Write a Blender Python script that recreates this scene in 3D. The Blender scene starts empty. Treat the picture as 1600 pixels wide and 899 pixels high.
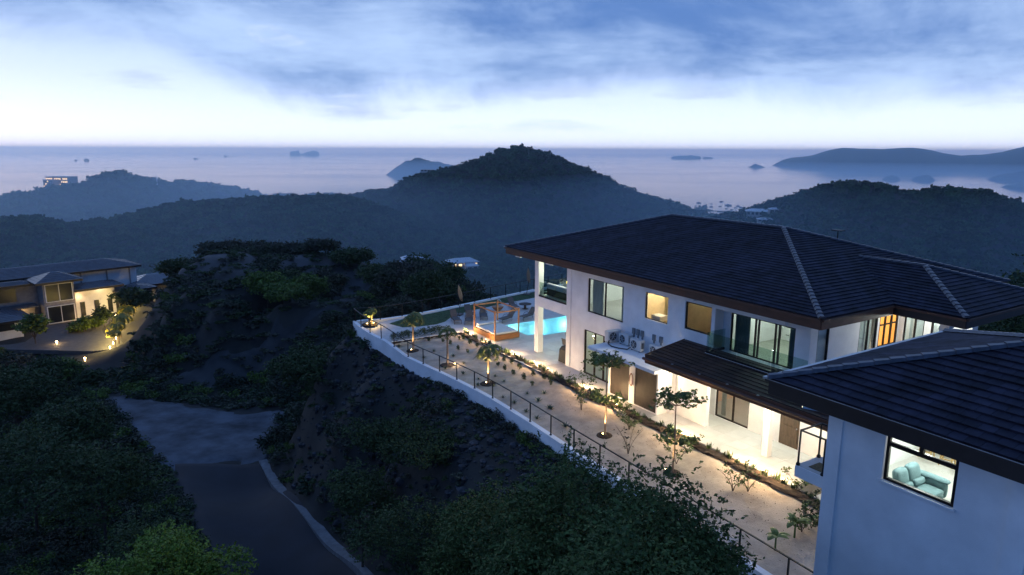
import bpy, math, random
import numpy as np
from mathutils import Vector, Matrix
random.seed(7); np.random.seed(7)
sc = bpy.context.scene
COL = sc.collection
# ---------------------------------------------------------------- camera
F_PX, CU, CV = 1067.0, 800.0, 449.5
PITCH, ROLL = math.radians(11.35), math.radians(-0.19)
CAMZ = 13.73
fw = np.array([0, math.cos(PITCH), -math.sin(PITCH)]); r0 = np.array([1, 0, 0.]); u0 = np.cross(r0, fw)
rr_ = math.cos(ROLL)*r0 - math.sin(ROLL)*u0; uu_ = math.sin(ROLL)*r0 + math.cos(ROLL)*u0
cam_d = bpy.data.cameras.new('camera'); cam = bpy.data.objects.new('camera', cam_d); COL.objects.link(cam)
cam_d.sensor_width = 36; cam_d.lens = 36*F_PX/1600; cam_d.clip_end = 90000; cam_d.clip_start = 0.3
M = Matrix.Identity(4)
for i in range(3):
    M[i][0] = rr_[i]; M[i][1] = uu_[i]; M[i][2] = -fw[i]
M[2][3] = CAMZ
cam.matrix_world = M
sc.camera = cam
# ---------------------------------------------------------------- render and exposure
sc.render.engine = 'CYCLES'
sc.view_settings.view_transform = 'Standard'; sc.view_settings.look = 'None'
sc.view_settings.exposure = 0.0; sc.view_settings.gamma = 1.0; sc.view_settings.use_curve_mapping = False
cy = sc.cycles
cy.use_denoising = True
try: cy.denoiser = 'OPENIMAGEDENOISE'; cy.denoising_input_passes = 'RGB_ALBEDO_NORMAL'
except Exception: pass
cy.max_bounces = 5; cy.diffuse_bounces = 3; cy.glossy_bounces = 2; cy.transmission_bounces = 3
cy.volume_bounces = 2; cy.transparent_max_bounces = 10
cy.caustics_reflective = False; cy.caustics_refractive = False
cy.sample_clamp_indirect = 4.0; cy.sample_clamp_direct = 0
cy.use_light_tree = True
# ---------------------------------------------------------------- world: dusk sky with cloud bank
SUN_EL, SUN_AZ = math.radians(3.0), math.radians(-42.0)   # azimuth from +Y, to the left
W_STR = 1.07; HAZE_D = 1.15e-4
wd = bpy.data.worlds.new("World"); sc.world = wd; wd.use_nodes = True
nt = wd.node_tree; nt.nodes.clear()
def N(t, **kw):
    n = nt.nodes.new(t)
    for k, v in kw.items(): setattr(n, k, v)
    return n
def L(a, b): nt.links.new(a, b)
def math_(op, a, b=None, c=None, clamp=False):
    n = N('ShaderNodeMath', operation=op); n.use_clamp = clamp
    for i, v in enumerate((a, b, c)):
        if v is None: continue
        if isinstance(v, (int, float)): n.inputs[i].default_value = v
        else: L(v, n.inputs[i])
    return n.outputs[0]
def mixc(f, a, b):
    n = N('ShaderNodeMix', data_type='RGBA')
    for s, v in ((n.inputs[0], f), (n.inputs[6], a), (n.inputs[7], b)):
        if isinstance(v, (int, float)): s.default_value = v
        elif isinstance(v, tuple): s.default_value = (*v, 1)
        else: L(v, s)
    return n.outputs[2]
def smooth(v, a, b):
    n = N('ShaderNodeMapRange', interpolation_type='SMOOTHSTEP')
    L(v, n.inputs[0]); n.inputs[1].default_value = a; n.inputs[2].default_value = b
    return n.outputs[0]
tc = N('ShaderNodeTexCoord'); sep = N('ShaderNodeSeparateXYZ'); L(tc.outputs['Generated'], sep.inputs[0])
dz = sep.outputs[2]
zz = math_('ADD', math_('MAXIMUM', dz, 0.0), 0.07)
cmb = N('ShaderNodeCombineXYZ')
L(math_('DIVIDE', sep.outputs[0], zz), cmb.inputs[0]); L(math_('DIVIDE', sep.outputs[1], zz), cmb.inputs[1])
def wnoise(scale, detail, rough=.55, off=(0, 0, 0), vec=None, dist=0.0, sx=1, sy=1):
    mp = N('ShaderNodeMapping'); L(vec or cmb.outputs[0], mp.inputs[0]); mp.inputs[1].default_value = off
    mp.inputs[3].default_value = (sx, sy, 1)
    n = N('ShaderNodeTexNoise'); L(mp.outputs[0], n.inputs['Vector']); n.inputs['Scale'].default_value = scale
    n.inputs['Detail'].default_value = detail; n.inputs['Roughness'].default_value = rough; n.inputs['Distortion'].default_value = dist
    return n.outputs[0]
big = wnoise(.22, 5, .55, (3.1, 7.4, 0), dist=.6)
med = wnoise(.9, 6, .6, (11.2, 1.7, 0), dist=.4)
dirn = wnoise(3.2, 6, .6, (4.0, 2.0, 9.0), vec=tc.outputs['Generated'], dist=.5)
# stretched in elevation only: streaky stratus low over the sea
low = wnoise(5.0, 5, .6, (1.3, 0.2, 2.0), vec=tc.outputs['Generated'], sx=1, sy=1)
mpz = N('ShaderNodeMapping'); L(tc.outputs['Generated'], mpz.inputs[0]); mpz.inputs[3].default_value = (3.0, 3.0, 16.0)
st_n = N('ShaderNodeTexNoise'); L(mpz.outputs[0], st_n.inputs['Vector']); st_n.inputs['Scale'].default_value = 1.6; st_n.inputs['Detail'].default_value = 6
streak = st_n.outputs[0]
sky = N('ShaderNodeTexSky'); sky.sky_type = 'NISHITA'; sky.sun_disc = False
sky.sun_elevation = SUN_EL; sky.sun_rotation = SUN_AZ; sky.altitude = 200
nish = N('ShaderNodeMix', data_type='RGBA', blend_type='MULTIPLY'); nish.inputs[0].default_value = 1
L(sky.outputs[0], nish.inputs[6]); nish.inputs[7].default_value = (.05, .06, .10, 1)
# glow towards the hidden sun: 1 in front, 0 behind
gv = N('ShaderNodeVectorMath', operation='DOT_PRODUCT'); L(tc.outputs['Generated'], gv.inputs[0])
gv.inputs[1].default_value = (math.sin(math.radians(-12)), math.cos(math.radians(-12)), 0)
glow = smooth(gv.outputs['Value'], -.35, .72)
horizon = mixc(glow, (.06, .14, .36), (1.00, 1.13, 1.42))
horizon2 = mixc(glow, (.05, .13, .38), (.60, .77, 1.12))
base = mixc(smooth(dz, .0, .13), horizon, horizon2)
addn = N('ShaderNodeMix', data_type='RGBA', blend_type='ADD'); addn.inputs[0].default_value = .07
L(base, addn.inputs[6]); L(nish.outputs[2], addn.inputs[7])
base = addn.outputs[2]
# cloud bank: covers everything above an uneven edge a few degrees over the horizon
azf = math_('MULTIPLY', math_('ADD', sep.outputs[0], .36), 1.0)
edge = math_('ADD', math_('MULTIPLY', math_('SUBTRACT', dirn, .5), .16), dz)
# the bank hangs lower straight ahead and lifts towards the left
lift = math_('MULTIPLY', smooth(math_('MULTIPLY', sep.outputs[0], -1), .30, .52), .060)
edge = math_('SUBTRACT', edge, lift)
bank = smooth(edge, .045, .112)
mp3 = N('ShaderNodeMapping'); L(tc.outputs['Generated'], mp3.inputs[0]); mp3.inputs[3].default_value = (1.0, 1.0, 2.4); mp3.inputs[1].default_value = (2.2, .4, 3.1)
n3 = N('ShaderNodeTexNoise'); L(mp3.outputs[0], n3.inputs['Vector']); n3.inputs['Scale'].default_value = 3.4; n3.inputs['Detail'].default_value = 8; n3.inputs['Roughness'].default_value = .62; n3.inputs['Distortion'].default_value = .35
shade = math_('ADD', math_('ADD', math_('MULTIPLY', big, .34), math_('MULTIPLY', med, .18)), math_('MULTIPLY', n3.outputs[0], .48))
csh = smooth(shade, .38, .62)
cdark = mixc(glow, (.024, .070, .22), (.115, .24, .57))
clight = mixc(glow, (.045, .12, .35), (.48, .66, 1.0))
cloud = mixc(csh, cdark, clight)
# darker underside low in the bank, clearing upward into thick grey overhead
cloud = mixc(smooth(dz, .22, .70), cloud, mixc(.65, cloud, (.115, .28, .74)))
gaps = math_('MULTIPLY', smooth(math_('ADD', math_('MULTIPLY', dirn, .6), math_('MULTIPLY', med, .4)), .56, .70), smooth(math_('MULTIPLY', sep.outputs[0], -1), -.1, .35))
cloud = mixc(math_('MULTIPLY', gaps, smooth(math_('MULTIPLY', dz, -1), -.32, -.14)), cloud, (.80, .86, .98))
col = mixc(bank, base, cloud)
wisps = math_('MULTIPLY', smooth(streak, .53, .70), math_('MULTIPLY', smooth(dz, .015, .05), math_('SUBTRACT', 1.0, bank)))
col = mixc(math_('MULTIPLY', wisps, .55), col, (.42, .53, .82))
bg = N('ShaderNodeBackground'); L(col, bg.inputs[0]); bg.inputs[1].default_value = W_STR
wo = N('ShaderNodeOutputWorld'); L(bg.outputs[0], wo.inputs[0])
try: wd.cycles.sampling_method = 'MANUAL'; wd.cycles.sample_map_resolution = 512
except Exception: pass
# ---------------------------------------------------------------- sun (already at the sea, behind cloud)
sd = bpy.data.lights.new('sun', 'SUN'); sd.energy = .10; sd.angle = math.radians(25); sd.color = (.85, .88, 1.0)
so = bpy.data.objects.new('sun', sd); COL.objects.link(so)
dv = Vector((math.sin(SUN_AZ)*math.cos(SUN_EL), math.cos(SUN_AZ)*math.cos(SUN_EL), math.sin(SUN_EL)+.25))
so.rotation_euler = (-dv).to_track_quat('-Z', 'Y').to_euler(); so.location = (0, 0, 60)
# ================================================================ frames
AZ = math.radians(-31.8)
SV = np.array([math.sin(AZ), math.cos(AZ), 0]); TV = np.array([math.cos(AZ), -math.sin(AZ), 0])
HROT = math.atan2(-SV[1], -SV[0])           # rotation of the villa frame: x along the front (towards us), y into the house
def Wd(x, y, z): return -SV*x + TV*y + np.array([0, 0, z])
def ray(u, v): return fw + rr_*(u-CU)/F_PX + uu_*(CV-v)/F_PX
def pz(u, v, z):                              # world point seen at (u,v) lying on height z
    d = ray(u, v); return d*((z-CAMZ)/d[2]) + np.array([0, 0, CAMZ])
def pr(u, v, r):                              # world point seen at (u,v), horizontal distance r
    d = ray(u, v); return d*(r/math.hypot(d[0], d[1])) + np.array([0, 0, CAMZ])
def hz(u, v, z):                              # the same in villa coordinates
    p = pz(u, v, z); return (-(p@SV), p@TV, z)
def toh(p): return (-(p[0]*SV[0]+p[1]*SV[1]), p[0]*TV[0]+p[1]*TV[1])
# ================================================================ materials
MATS = {}
def mat(name, col, rough=.7, metal=0., var=.12, nscale=4., bump=0., bscale=None, spec=.4, col2=None, coat=0, island=0., stretch=None, inst=0.):
    if name in MATS: return MATS[name]
    m = bpy.data.materials.new(name); m.use_nodes = True; t = m.node_tree; b = t.nodes['Principled BSDF']
    b.inputs['Roughness'].default_value = rough; b.inputs['Metallic'].default_value = metal
    b.inputs['Specular IOR Level'].default_value = spec
    tcn = t.nodes.new('ShaderNodeTexCoord'); vec = tcn.outputs['Object']
    if stretch:
        mp = t.nodes.new('ShaderNodeMapping'); t.links.new(vec, mp.inputs[0]); mp.inputs[3].default_value = stretch; vec = mp.outputs[0]
    n = t.nodes.new('ShaderNodeTexNoise'); t.links.new(vec, n.inputs['Vector'])
    n.inputs['Scale'].default_value = nscale; n.inputs['Detail'].default_value = 6; n.inputs['Roughness'].default_value = .6
    r = t.nodes.new('ShaderNodeValToRGB'); t.links.new(n.outputs[0], r.inputs[0])
    c2 = col2 or tuple(min(1, c*(1+var)) for c in col); c1 = col if col2 else tuple(c*(1-var) for c in col)
    r.color_ramp.elements[0].position = .35; r.color_ramp.elements[1].position = .65
    r.color_ramp.elements[0].color = (*c1, 1); r.color_ramp.elements[1].color = (*c2, 1)
    out = r.outputs[0]
    if island:
        g = t.nodes.new('ShaderNodeNewGeometry'); hs = t.nodes.new('ShaderNodeHueSaturation')
        mr = t.nodes.new('ShaderNodeMapRange'); t.links.new(g.outputs['Random Per Island'], mr.inputs[0])
        mr.inputs[3].default_value = 1-island; mr.inputs[4].default_value = 1+island
        t.links.new(mr.outputs[0], hs.inputs['Value']); t.links.new(out, hs.inputs['Color']); out = hs.outputs[0]
    if inst:
        g = t.nodes.new('ShaderNodeObjectInfo'); hs = t.nodes.new('ShaderNodeHueSaturation'); mr = t.nodes.new('ShaderNodeMapRange'); t.links.new(g.outputs['Random'], mr.inputs[0])
        mr.inputs[3].default_value = 1-inst; mr.inputs[4].default_value = 1+inst*1.3; t.links.new(mr.outputs[0], hs.inputs['Value'])
        mh = t.nodes.new('ShaderNodeMath'); mh.operation = 'MULTIPLY'; mh.inputs[1].default_value = 17.3; fr = t.nodes.new('ShaderNodeMath'); fr.operation = 'FRACT'; m3 = t.nodes.new('ShaderNodeMapRange')
        t.links.new(g.outputs['Random'], mh.inputs[0]); t.links.new(mh.outputs[0], fr.inputs[0]); t.links.new(fr.outputs[0], m3.inputs[0]); m3.inputs[3].default_value = .465; m3.inputs[4].default_value = .53; t.links.new(m3.outputs[0], hs.inputs['Hue'])
        t.links.new(out, hs.inputs['Color']); out = hs.outputs[0]
    t.links.new(out, b.inputs['Base Color'])
    if bump:
        n2 = t.nodes.new('ShaderNodeTexNoise'); t.links.new(vec, n2.inputs['Vector'])
        n2.inputs['Scale'].default_value = bscale or nscale*6; n2.inputs['Detail'].default_value = 5
        bp = t.nodes.new('ShaderNodeBump'); bp.inputs['Strength'].default_value = min(1, bump); bp.inputs['Distance'].default_value = .02*max(1, bump)
        t.links.new(n2.outputs[0], bp.inputs['Height']); t.links.new(bp.outputs[0], b.inputs['Normal'])
    MATS[name] = m; return m
def emit(name, col, s):
    if name in MATS: return MATS[name]
    m = bpy.data.materials.new(name); m.use_nodes = True; b = m.node_tree.nodes['Principled BSDF']
    b.inputs['Base Color'].default_value = (*col, 1)
    b.inputs['Emission Color'].default_value = (*col, 1); b.inputs['Emission Strength'].default_value = s
    MATS[name] = m; return m
def glassm(name, tint=(.92, .96, .95), gloss=.10, rough=.02):
    if name in MATS: return MATS[name]
    m = bpy.data.materials.new(name); m.use_nodes = True; t = m.node_tree; t.nodes.clear()
    o = t.nodes.new('ShaderNodeOutputMaterial'); mx = t.nodes.new('ShaderNodeMixShader'); tr = t.nodes.new('ShaderNodeBsdfTransparent')
    gl = t.nodes.new('ShaderNodeBsdfGlossy'); tr.inputs[0].default_value = (*tint, 1); gl.inputs['Roughness'].default_value = rough
    lw = t.nodes.new('ShaderNodeLayerWeight'); lw.inputs[0].default_value = .12
    ad = t.nodes.new('ShaderNodeMath'); ad.operation = 'MULTIPLY_ADD'; ad.inputs[1].default_value = .7; ad.inputs[2].default_value = gloss*.5; ad.use_clamp = True
    t.links.new(lw.outputs['Fresnel'], ad.inputs[0]); t.links.new(ad.outputs[0], mx.inputs[0])
    t.links.new(tr.outputs[0], mx.inputs[1]); t.links.new(gl.outputs[0], mx.inputs[2]); t.links.new(mx.outputs[0], o.inputs[0])
    MATS[name] = m; return m
stucco = mat('white_stucco', (.82, .81, .80), .85, bump=.35, nscale=.7, var=.09, bscale=40)
stucco_in = mat('interior_paint', (.78, .78, .76), .8, var=.02)
ceil_in = mat('ceiling_paint', (.80, .80, .78), .8, var=.02)
tile_roof = mat('dark_roof_tile', (.019, .018, .030), .75, var=.5, nscale=1.4, spec=.16, island=.28)
tile_brown = mat('brown_roof_tile', (.035, .018, .014), .6, var=.3, nscale=2.2, spec=.3, island=.28)
fascia_m = mat('brown_fascia', (.085, .034, .020), .5, var=.25, nscale=1.5, stretch=(1, 1, 6))
fascia_d = mat('dark_fascia', (.018, .012, .012), .45, var=.2)
gutter_m = mat('metal_flashing', (.35, .38, .42), .3, .8)
frame_m = mat('bronze_frame', (.020, .014, .012), .4, .4)
rail_m = mat('black_rail', (.012, .012, .014), .45, .5)
glass_m = glassm('window_glass'); railglass = glassm('rail_glass', (.80, .90, .86), .25)
patio_m = mat('porcelain_floor', (.52, .50, .47), .35, var=.06, nscale=1.2, bump=.08, bscale=8)
deck_m = mat('pool_deck', (.50, .48, .46), .7, var=.1, nscale=2., bump=.2, bscale=30)
sand_m = mat('garden_gravel', (.46, .37, .28), .95, var=.22, nscale=1.1, bump=1.0, bscale=18)
mulch_m = mat('dark_mulch', (.035, .022, .015), .95, var=.5, nscale=9, bump=1.2, bscale=26)
lawn_m = mat('lawn_grass', (.030, .070, .022), .9, var=.35, nscale=3, bump=1, bscale=60)
wood_m = mat('daybed_wood', (.32, .13, .045), .5, var=.3, nscale=3, stretch=(1, 1, 9))
cushion_m = mat('white_cushion', (.62, .62, .62), .9, var=.05, bump=.2)
rattan_m = mat('dark_rattan', (.045, .032, .026), .8, var=.3, nscale=30)
lounger_m = mat('taupe_lounger', (.10, .085, .08), .75, var=.2, nscale=12)
ac_m = mat('ac_housing', (.62, .62, .60), .5, var=.05)
ac_dark = mat('fan_grille', (.06, .065, .075), .6)
bark_m = mat('pale_bark', (.20, .15, .11), .9, var=.3, nscale=6, bump=.6)
bark_d = mat('dark_bark', (.07, .05, .04), .95, var=.3, nscale=6, bump=.6)
leaf_m = mat('broad_leaf', (.060, .10, .022), .6, nscale=1.2, col2=(.10, .16, .035), island=.4)
palm_leaf = mat('palm_leaf', (.055, .085, .02), .6, nscale=1.5, col2=(.10, .13, .03), island=.35)
shrub_m = mat('shrub_leaf', (.035, .065, .02), .7, nscale=2, col2=(.06, .09, .03), island=.4)
agave_m = mat('agave_leaf', (.08, .11, .075), .6, nscale=3, island=.3)
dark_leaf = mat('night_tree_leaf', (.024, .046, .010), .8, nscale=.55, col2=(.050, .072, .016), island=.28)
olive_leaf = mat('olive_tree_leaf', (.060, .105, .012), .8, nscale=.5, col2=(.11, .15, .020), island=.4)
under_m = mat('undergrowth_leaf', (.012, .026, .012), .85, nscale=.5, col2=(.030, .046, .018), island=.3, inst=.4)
bright_leaf = mat('bright_tree_leaf', (.085, .145, .008), .7, nscale=.6, col2=(.145, .20, .014), island=.3)
near_leaf = mat('feathery_leaf', (.036, .066, .012), .8, nscale=.6, col2=(.075, .105, .020), island=.3)
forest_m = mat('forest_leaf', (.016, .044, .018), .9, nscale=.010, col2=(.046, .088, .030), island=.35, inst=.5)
dry_m = mat('dry_bush', (.055, .048, .038), .9, nscale=.4, col2=(.05, .062, .025), island=.4)
# ================================================================ mesh helpers
BASE = {}
def props(o, label=None, cat=None, group=None, kind=None):
    if label: o['label'] = label
    if cat: o['category'] = cat
    if group: o['group'] = group
    if kind: o['kind'] = kind
    return o
def raw_mesh(name, V, Fs, m, smooth_=False):
    me = bpy.data.meshes.new(name); me.from_pydata([tuple(map(float, v)) for v in V], [], Fs)
    if m: me.materials.append(m)
    if smooth_: me.polygons.foreach_set('use_smooth', [True]*len(me.polygons))
    me.update(); return me
def quad_mesh(name, V, m, smooth_=False):          # V: (n,4,3)
    n = len(V); me = bpy.data.meshes.new(name)
    me.vertices.add(n*4); me.vertices.foreach_set('co', V.reshape(-1).astype(np.float32))
    me.loops.add(n*4); me.loops.foreach_set('vertex_index', np.arange(n*4, dtype=np.int32))
    me.polygons.add(n); me.polygons.foreach_set('loop_start', np.arange(n, dtype=np.int32)*4)
    try: me.polygons.foreach_set('loop_total', np.full(n, 4, dtype=np.int32))
    except Exception: pass
    me.materials.append(m); me.update(calc_edges=True); me.validate(); return me
def link(name, me, parent=None, base=(0, 0, 0), frame='h'):
    o = bpy.data.objects.new(name, me); COL.objects.link(o)
    if parent is not None: o.parent = parent; BASE[o.name] = BASE[parent.name]
    else:
        if frame == 'h': o.location = Wd(*base); o.rotation_euler = (0, 0, HROT)
        else: o.location = base
        BASE[o.name] = tuple(base)
    return o
def empty(name, label, cat, base=(0, 0, 0), group=None, frame='h', rz=None):
    o = bpy.data.objects.new(name, None); COL.objects.link(o); o.empty_display_size = .3
    if frame == 'h': o.location = Wd(*base); o.rotation_euler = (0, 0, HROT)
    else: o.location = base; o.rotation_euler = (0, 0, rz or 0)
    BASE[o.name] = tuple(base); props(o, label, cat, group); return o
class MB:
    def __init__(s): s.V = []; s.F = []
    def add(s, V, Fs):
        n = len(s.V); s.V += [tuple(v) for v in V]; s.F += [tuple(i+n for i in f) for f in Fs]; return s
    def box(s, x0, x1, y0, y1, z0, z1):
        return s.add([(x0,y0,z0),(x1,y0,z0),(x1,y1,z0),(x0,y1,z0),(x0,y0,z1),(x1,y0,z1),(x1,y1,z1),(x0,y1,z1)],
                     [(0,3,2,1),(4,5,6,7),(0,1,5,4),(1,2,6,5),(2,3,7,6),(3,0,4,7)])
    def prism(s, P, z0, z1):
        n = len(P); return s.add([(*p, z0) for p in P]+[(*p, z1) for p in P],
                     [tuple(range(n))[::-1], tuple(range(n, 2*n))]+[(i, (i+1) % n, n+(i+1) % n, n+i) for i in range(n)])
    def slabs(s, T, B):            # arbitrary polygon top T, bottom B
        n = len(T); return s.add(list(B)+list(T), [tuple(range(n))[::-1], tuple(range(n, 2*n))]+[(i, (i+1) % n, n+(i+1) % n, n+i) for i in range(n)])
    def tube(s, P, R, n=6, cap=True):
        P = [np.array(p, float) for p in P]; R = R if hasattr(R, '__len__') else [R]*len(P)
        V = []; ref = np.array([.13, .27, .95])
        for i, p in enumerate(P):
            d = P[min(i+1, len(P)-1)]-P[max(i-1, 0)]; d = d/(np.linalg.norm(d)+1e-9)
            a = np.cross(d, ref); 
            if np.linalg.norm(a) < .1: a = np.cross(d, np.array([1., .1, 0]))
            a /= np.linalg.norm(a); b = np.cross(d, a)
            for k in range(n):
                t = 2*math.pi*k/n; V.append(p+R[i]*(a*math.cos(t)+b*math.sin(t)))
        Fs = [(i*n+k, i*n+(k+1) % n, (i+1)*n+(k+1) % n, (i+1)*n+k) for i in range(len(P)-1) for k in range(n)]
        if cap: Fs += [tuple(range(n))[::-1], tuple(range((len(P)-1)*n, len(P)*n))]
        return s.add(V, Fs)
    def lathe(s, c, prof, n=12):
        V = [(c[0]+r*math.cos(2*math.pi*k/n), c[1]+r*math.sin(2*math.pi*k/n), c[2]+z) for r, z in prof for k in range(n)]
        Fs = [(i*n+k, i*n+(k+1) % n, (i+1)*n+(k+1) % n, (i+1)*n+k) for i in range(len(prof)-1) for k in range(n)]
        Fs += [tuple(range(n))[::-1], tuple(range((len(prof)-1)*n, len(prof)*n))]
        return s.add(V, Fs)
    def bar(s, a, b, w, h):        # box section between two points
        a = np.array(a, float); b = np.array(b, float); d = b-a; d /= np.linalg.norm(d)
        up = np.array([0, 0, 1.]) if abs(d[2]) < .9 else np.array([0, 1., 0])
        x = np.cross(d, up); x /= np.linalg.norm(x); y = np.cross(x, d)
        o = [(-x*w-y*h)/2, (x*w-y*h)/2, (x*w+y*h)/2, (-x*w+y*h)/2]
        return s.add([a+k for k in o]+[b+k for k in o], [(3,2,1,0),(4,5,6,7),(0,1,5,4),(1,2,6,5),(2,3,7,6),(3,0,4,7)])
    def cushion(s, x0, x1, y0, y1, z0, z1, r=.06):   # soft pillow box
        n = 5; V = []; Fs = []
        zs = [(z0, r), (z0+r, 0), (z1-r, 0), (z1-.25*r, r*.6), (z1, r*2)]
        for z, ins in zs:
            X0, X1, Y0, Y1 = x0+ins, x1-ins, y0+ins, y1-ins; c = min(r, (X1-X0)/3, (Y1-Y0)/3)
            V += [(X0+c,Y0,z),(X1-c,Y0,z),(X1,Y0+c,z),(X1,Y1-c,z),(X1-c,Y1,z),(X0+c,Y1,z),(X0,Y1-c,z),(X0,Y0+c,z)]
        for i in range(4): Fs += [(i*8+k, i*8+(k+1) % 8, (i+1)*8+(k+1) % 8, (i+1)*8+k) for k in range(8)]
        Fs += [tuple(range(8))[::-1], tuple(range(32, 40))]
        return s.add(V, Fs)
    def build(s, name, m, parent=None, base=None, frame='h', smooth_=False, **kw):
        b = BASE[parent.name] if parent is not None else (base or (0, 0, 0))
        V = [(v[0]-b[0], v[1]-b[1], v[2]-b[2]) for v in s.V]
        o = link(name, raw_mesh(name, V, s.F, m, smooth_), parent, b, frame); return props(o, **kw)
def place(o, x, y, z, rz=0., s=1.):
    o.location = Wd(x, y, z); o.rotation_euler = (0, 0, HROT+rz); o.scale = (s, s, s); return o
def place_w(o, p, rz=0., s=1.):
    o.location = p; o.rotation_euler = (0, 0, rz); o.scale = (s, s, s); return o
def copy_tree(o, parent=None):
    c = o.copy(); COL.objects.link(c)
    if parent is not None: c.parent = parent
    for ch in list(o.children): copy_tree(ch, c)
    return c
def B(*a): return MB().box(*a)
_TAB = {}
def _tab(s):
    if s not in _TAB: _TAB[s] = np.random.RandomState(s).rand(256, 256)
    return _TAB[s]
def fbm(x, y, seed=0, oct=4, lac=2.0, gain=.5):
    out = np.zeros_like(x, dtype=float); amp = 1; tot = 0
    for o in range(oct):
        tab = _tab(seed+o*17)
        xi = np.floor(x).astype(int); yi = np.floor(y).astype(int); fx = x-xi; fy = y-yi
        fx = fx*fx*(3-2*fx); fy = fy*fy*(3-2*fy)
        a = tab[xi % 256, yi % 256]; b = tab[(xi+1) % 256, yi % 256]; c = tab[xi % 256, (yi+1) % 256]; d = tab[(xi+1) % 256, (yi+1) % 256]
        out += amp*((a*(1-fx)+b*fx)*(1-fy)+(c*(1-fx)+d*fx)*fy-.5); tot += amp; amp *= gain; x = x*lac+13.7; y = y*lac+7.1
    return out/tot*2
def point_light(name, p, power, col=(1, .72, .42), r=.05, parent=None, spot=None, aim=None, frame='h'):
    ld = bpy.data.lights.new(name, 'SPOT' if spot else 'POINT'); ld.energy = power; ld.color = col; ld.shadow_soft_size = r
    o = bpy.data.objects.new(name, ld); COL.objects.link(o)
    if spot: ld.spot_size = math.radians(spot); ld.spot_blend = .6
    if parent is not None:
        b = BASE[parent.name]; o.parent = parent; o.location = (p[0]-b[0], p[1]-b[1], p[2]-b[2])
        if spot: o.rotation_euler = Vector(aim or (0, 0, -1)).to_track_quat('-Z', 'Y').to_euler()
    else:
        o.location = Wd(*p) if frame == 'h' else p
        if spot:
            a = Vector(aim or (0, 0, -1)); 
            if frame == 'h': a = Matrix.Rotation(HROT, 3, 'Z') @ a
            o.rotation_euler = a.to_track_quat('-Z', 'Y').to_euler()
    return o
#@@TERRAIN
# ================================================================ terrain
SEA = -110.0
ctrl = []
def C(p, z): ctrl.append((p[0], p[1], z))
def Cp(u, v, z): C(pz(u, v, z), z)
def Ch(x, y, z): C(Wd(x, y, 0), z)
for x in (-51, -44, -36, -28, -20, -12): Ch(x, 16.9, -1.4)
for x in (-51, -44, -36, -28, -20): Ch(x, 14.6, -3.4)
for x in (-50, -40, -30, -20, -8): 
    for y in (22, 30, 38): Ch(x, y, -1.8)
Ch(0, 20, -2.2); Ch(-6, 15.5, -2.6); Ch(-14, 14.5, -3.6); Ch(-12, 10, -7); Ch(0, 10, -5); Ch(10, 24, -2); Ch(-22, 11, -8); Ch(-30, 11.5, -9)
for x, y, z in ((-56, 20, -4), (-58, 28, -5), (-59, 37, -6), (-54, 45, -5), (-40, 47, -4), (-20, 47, -4), (-66, 34, -10), (-60, 52, -12), (-40, 60, -13), (-15, 62, -12), (5, 50, -5), (15, 70, -14)): Ch(x, y, z)
for u, v, z in ((555,899,-10.5),(330,899,-10.5),(480,800,-11),(300,800,-11.2),(410,715,-12.3),(250,725,-12.5),(340,720,-12.4),(160,622,-13.6),(300,628,-13.5),(440,642,-13.2),(340,670,-13),
                (425,680,-12.8),(446,702,-12.2),(458,664,-12.9),(432,735,-12.1),(462,740,-11.6),(570,700,-9.0),(520,600,-10.2),(500,560,-9.9),(545,560,-8.6),(600,780,-9.5),
                (300,530,-9.6),(220,560,-12.5),(400,520,-9.4),(470,500,-9.3),(560,470,-9.0),(620,450,-9.2),(400,560,-11.2),(300,585,-12.6),(480,480,-8.8),
                (60,600,-16.5),(0,640,-15.5),(100,700,-12.5),(0,899,-9.5),(180,850,-11),(110,620,-15),(150,780,-11.8),
                (60,535,-15),(150,500,-15),(20,520,-15),(110,575,-15),(200,470,-15.1),(165,550,-15),(-60,540,-15),(-100,500,-15),(60,480,-15.2),
                (203,570,-14.7),(228,520,-13.2),(245,478,-12.2)): Cp(u, v, z)
for u, v, r in ((262,442,108),(300,415,112),(330,405,114),(380,402,115),(420,402,116),(500,402,114),(555,410,110),(600,421,106),(640,424,102),(690,440,97),(270,478,96),(330,446,100),(420,446,98),(350,470,90),(430,470,88),(600,445,92)):
    p = pr(u, v, r); C(p, p[2])
for u, r, z in ((-50,175,-24),(100,180,-26),(200,170,-22),(300,150,-15),(420,150,-13),(560,145,-15),(700,135,-20),(850,120,-22),(1000,120,-24),(1200,110,-22),(1400,100,-20),(1600,75,-11),(1750,70,-10),(1500,160,-36),(1000,200,-44),(300,200,-34),(0,230,-42),(600,200,-36)):
    p = pr(u, 300, r); C(p, z)
for x, y, z in ((0, -5, -12), (-25, 0, -13), (-45, 12, -13), (-70, 40, -17), (25, -5, -8), (0, -30, -16), (40, 20, -6), (-60, -10, -18), (60, 60, -14)): C((x, y), z)
ctrl = np.array(ctrl); CX = ctrl[:, :2]/25
def tps(r2): return np.where(r2 > 1e-9, .5*r2*np.log(np.maximum(r2, 1e-9)), 0)
n = len(ctrl); K = tps(((CX[:, None]-CX[None])**2).sum(-1))+np.eye(n)*.004
Pm = np.c_[np.ones(n), CX]; A_ = np.zeros((n+3, n+3)); A_[:n, :n] = K; A_[:n, n:] = Pm; A_[n:, :n] = Pm.T
wts = np.linalg.solve(A_, np.r_[ctrl[:, 2], 0, 0, 0])
def near_h(X, Y):
    q = np.c_[X.ravel(), Y.ravel()]/25; out = np.zeros(len(q))
    for i in range(0, len(q), 20000):
        s = q[i:i+20000]; out[i:i+20000] = tps(((s[:, None]-CX[None])**2).sum(-1))@wts[:n]+wts[n]+s@wts[n+1:]
    return out.reshape(X.shape)
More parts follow.
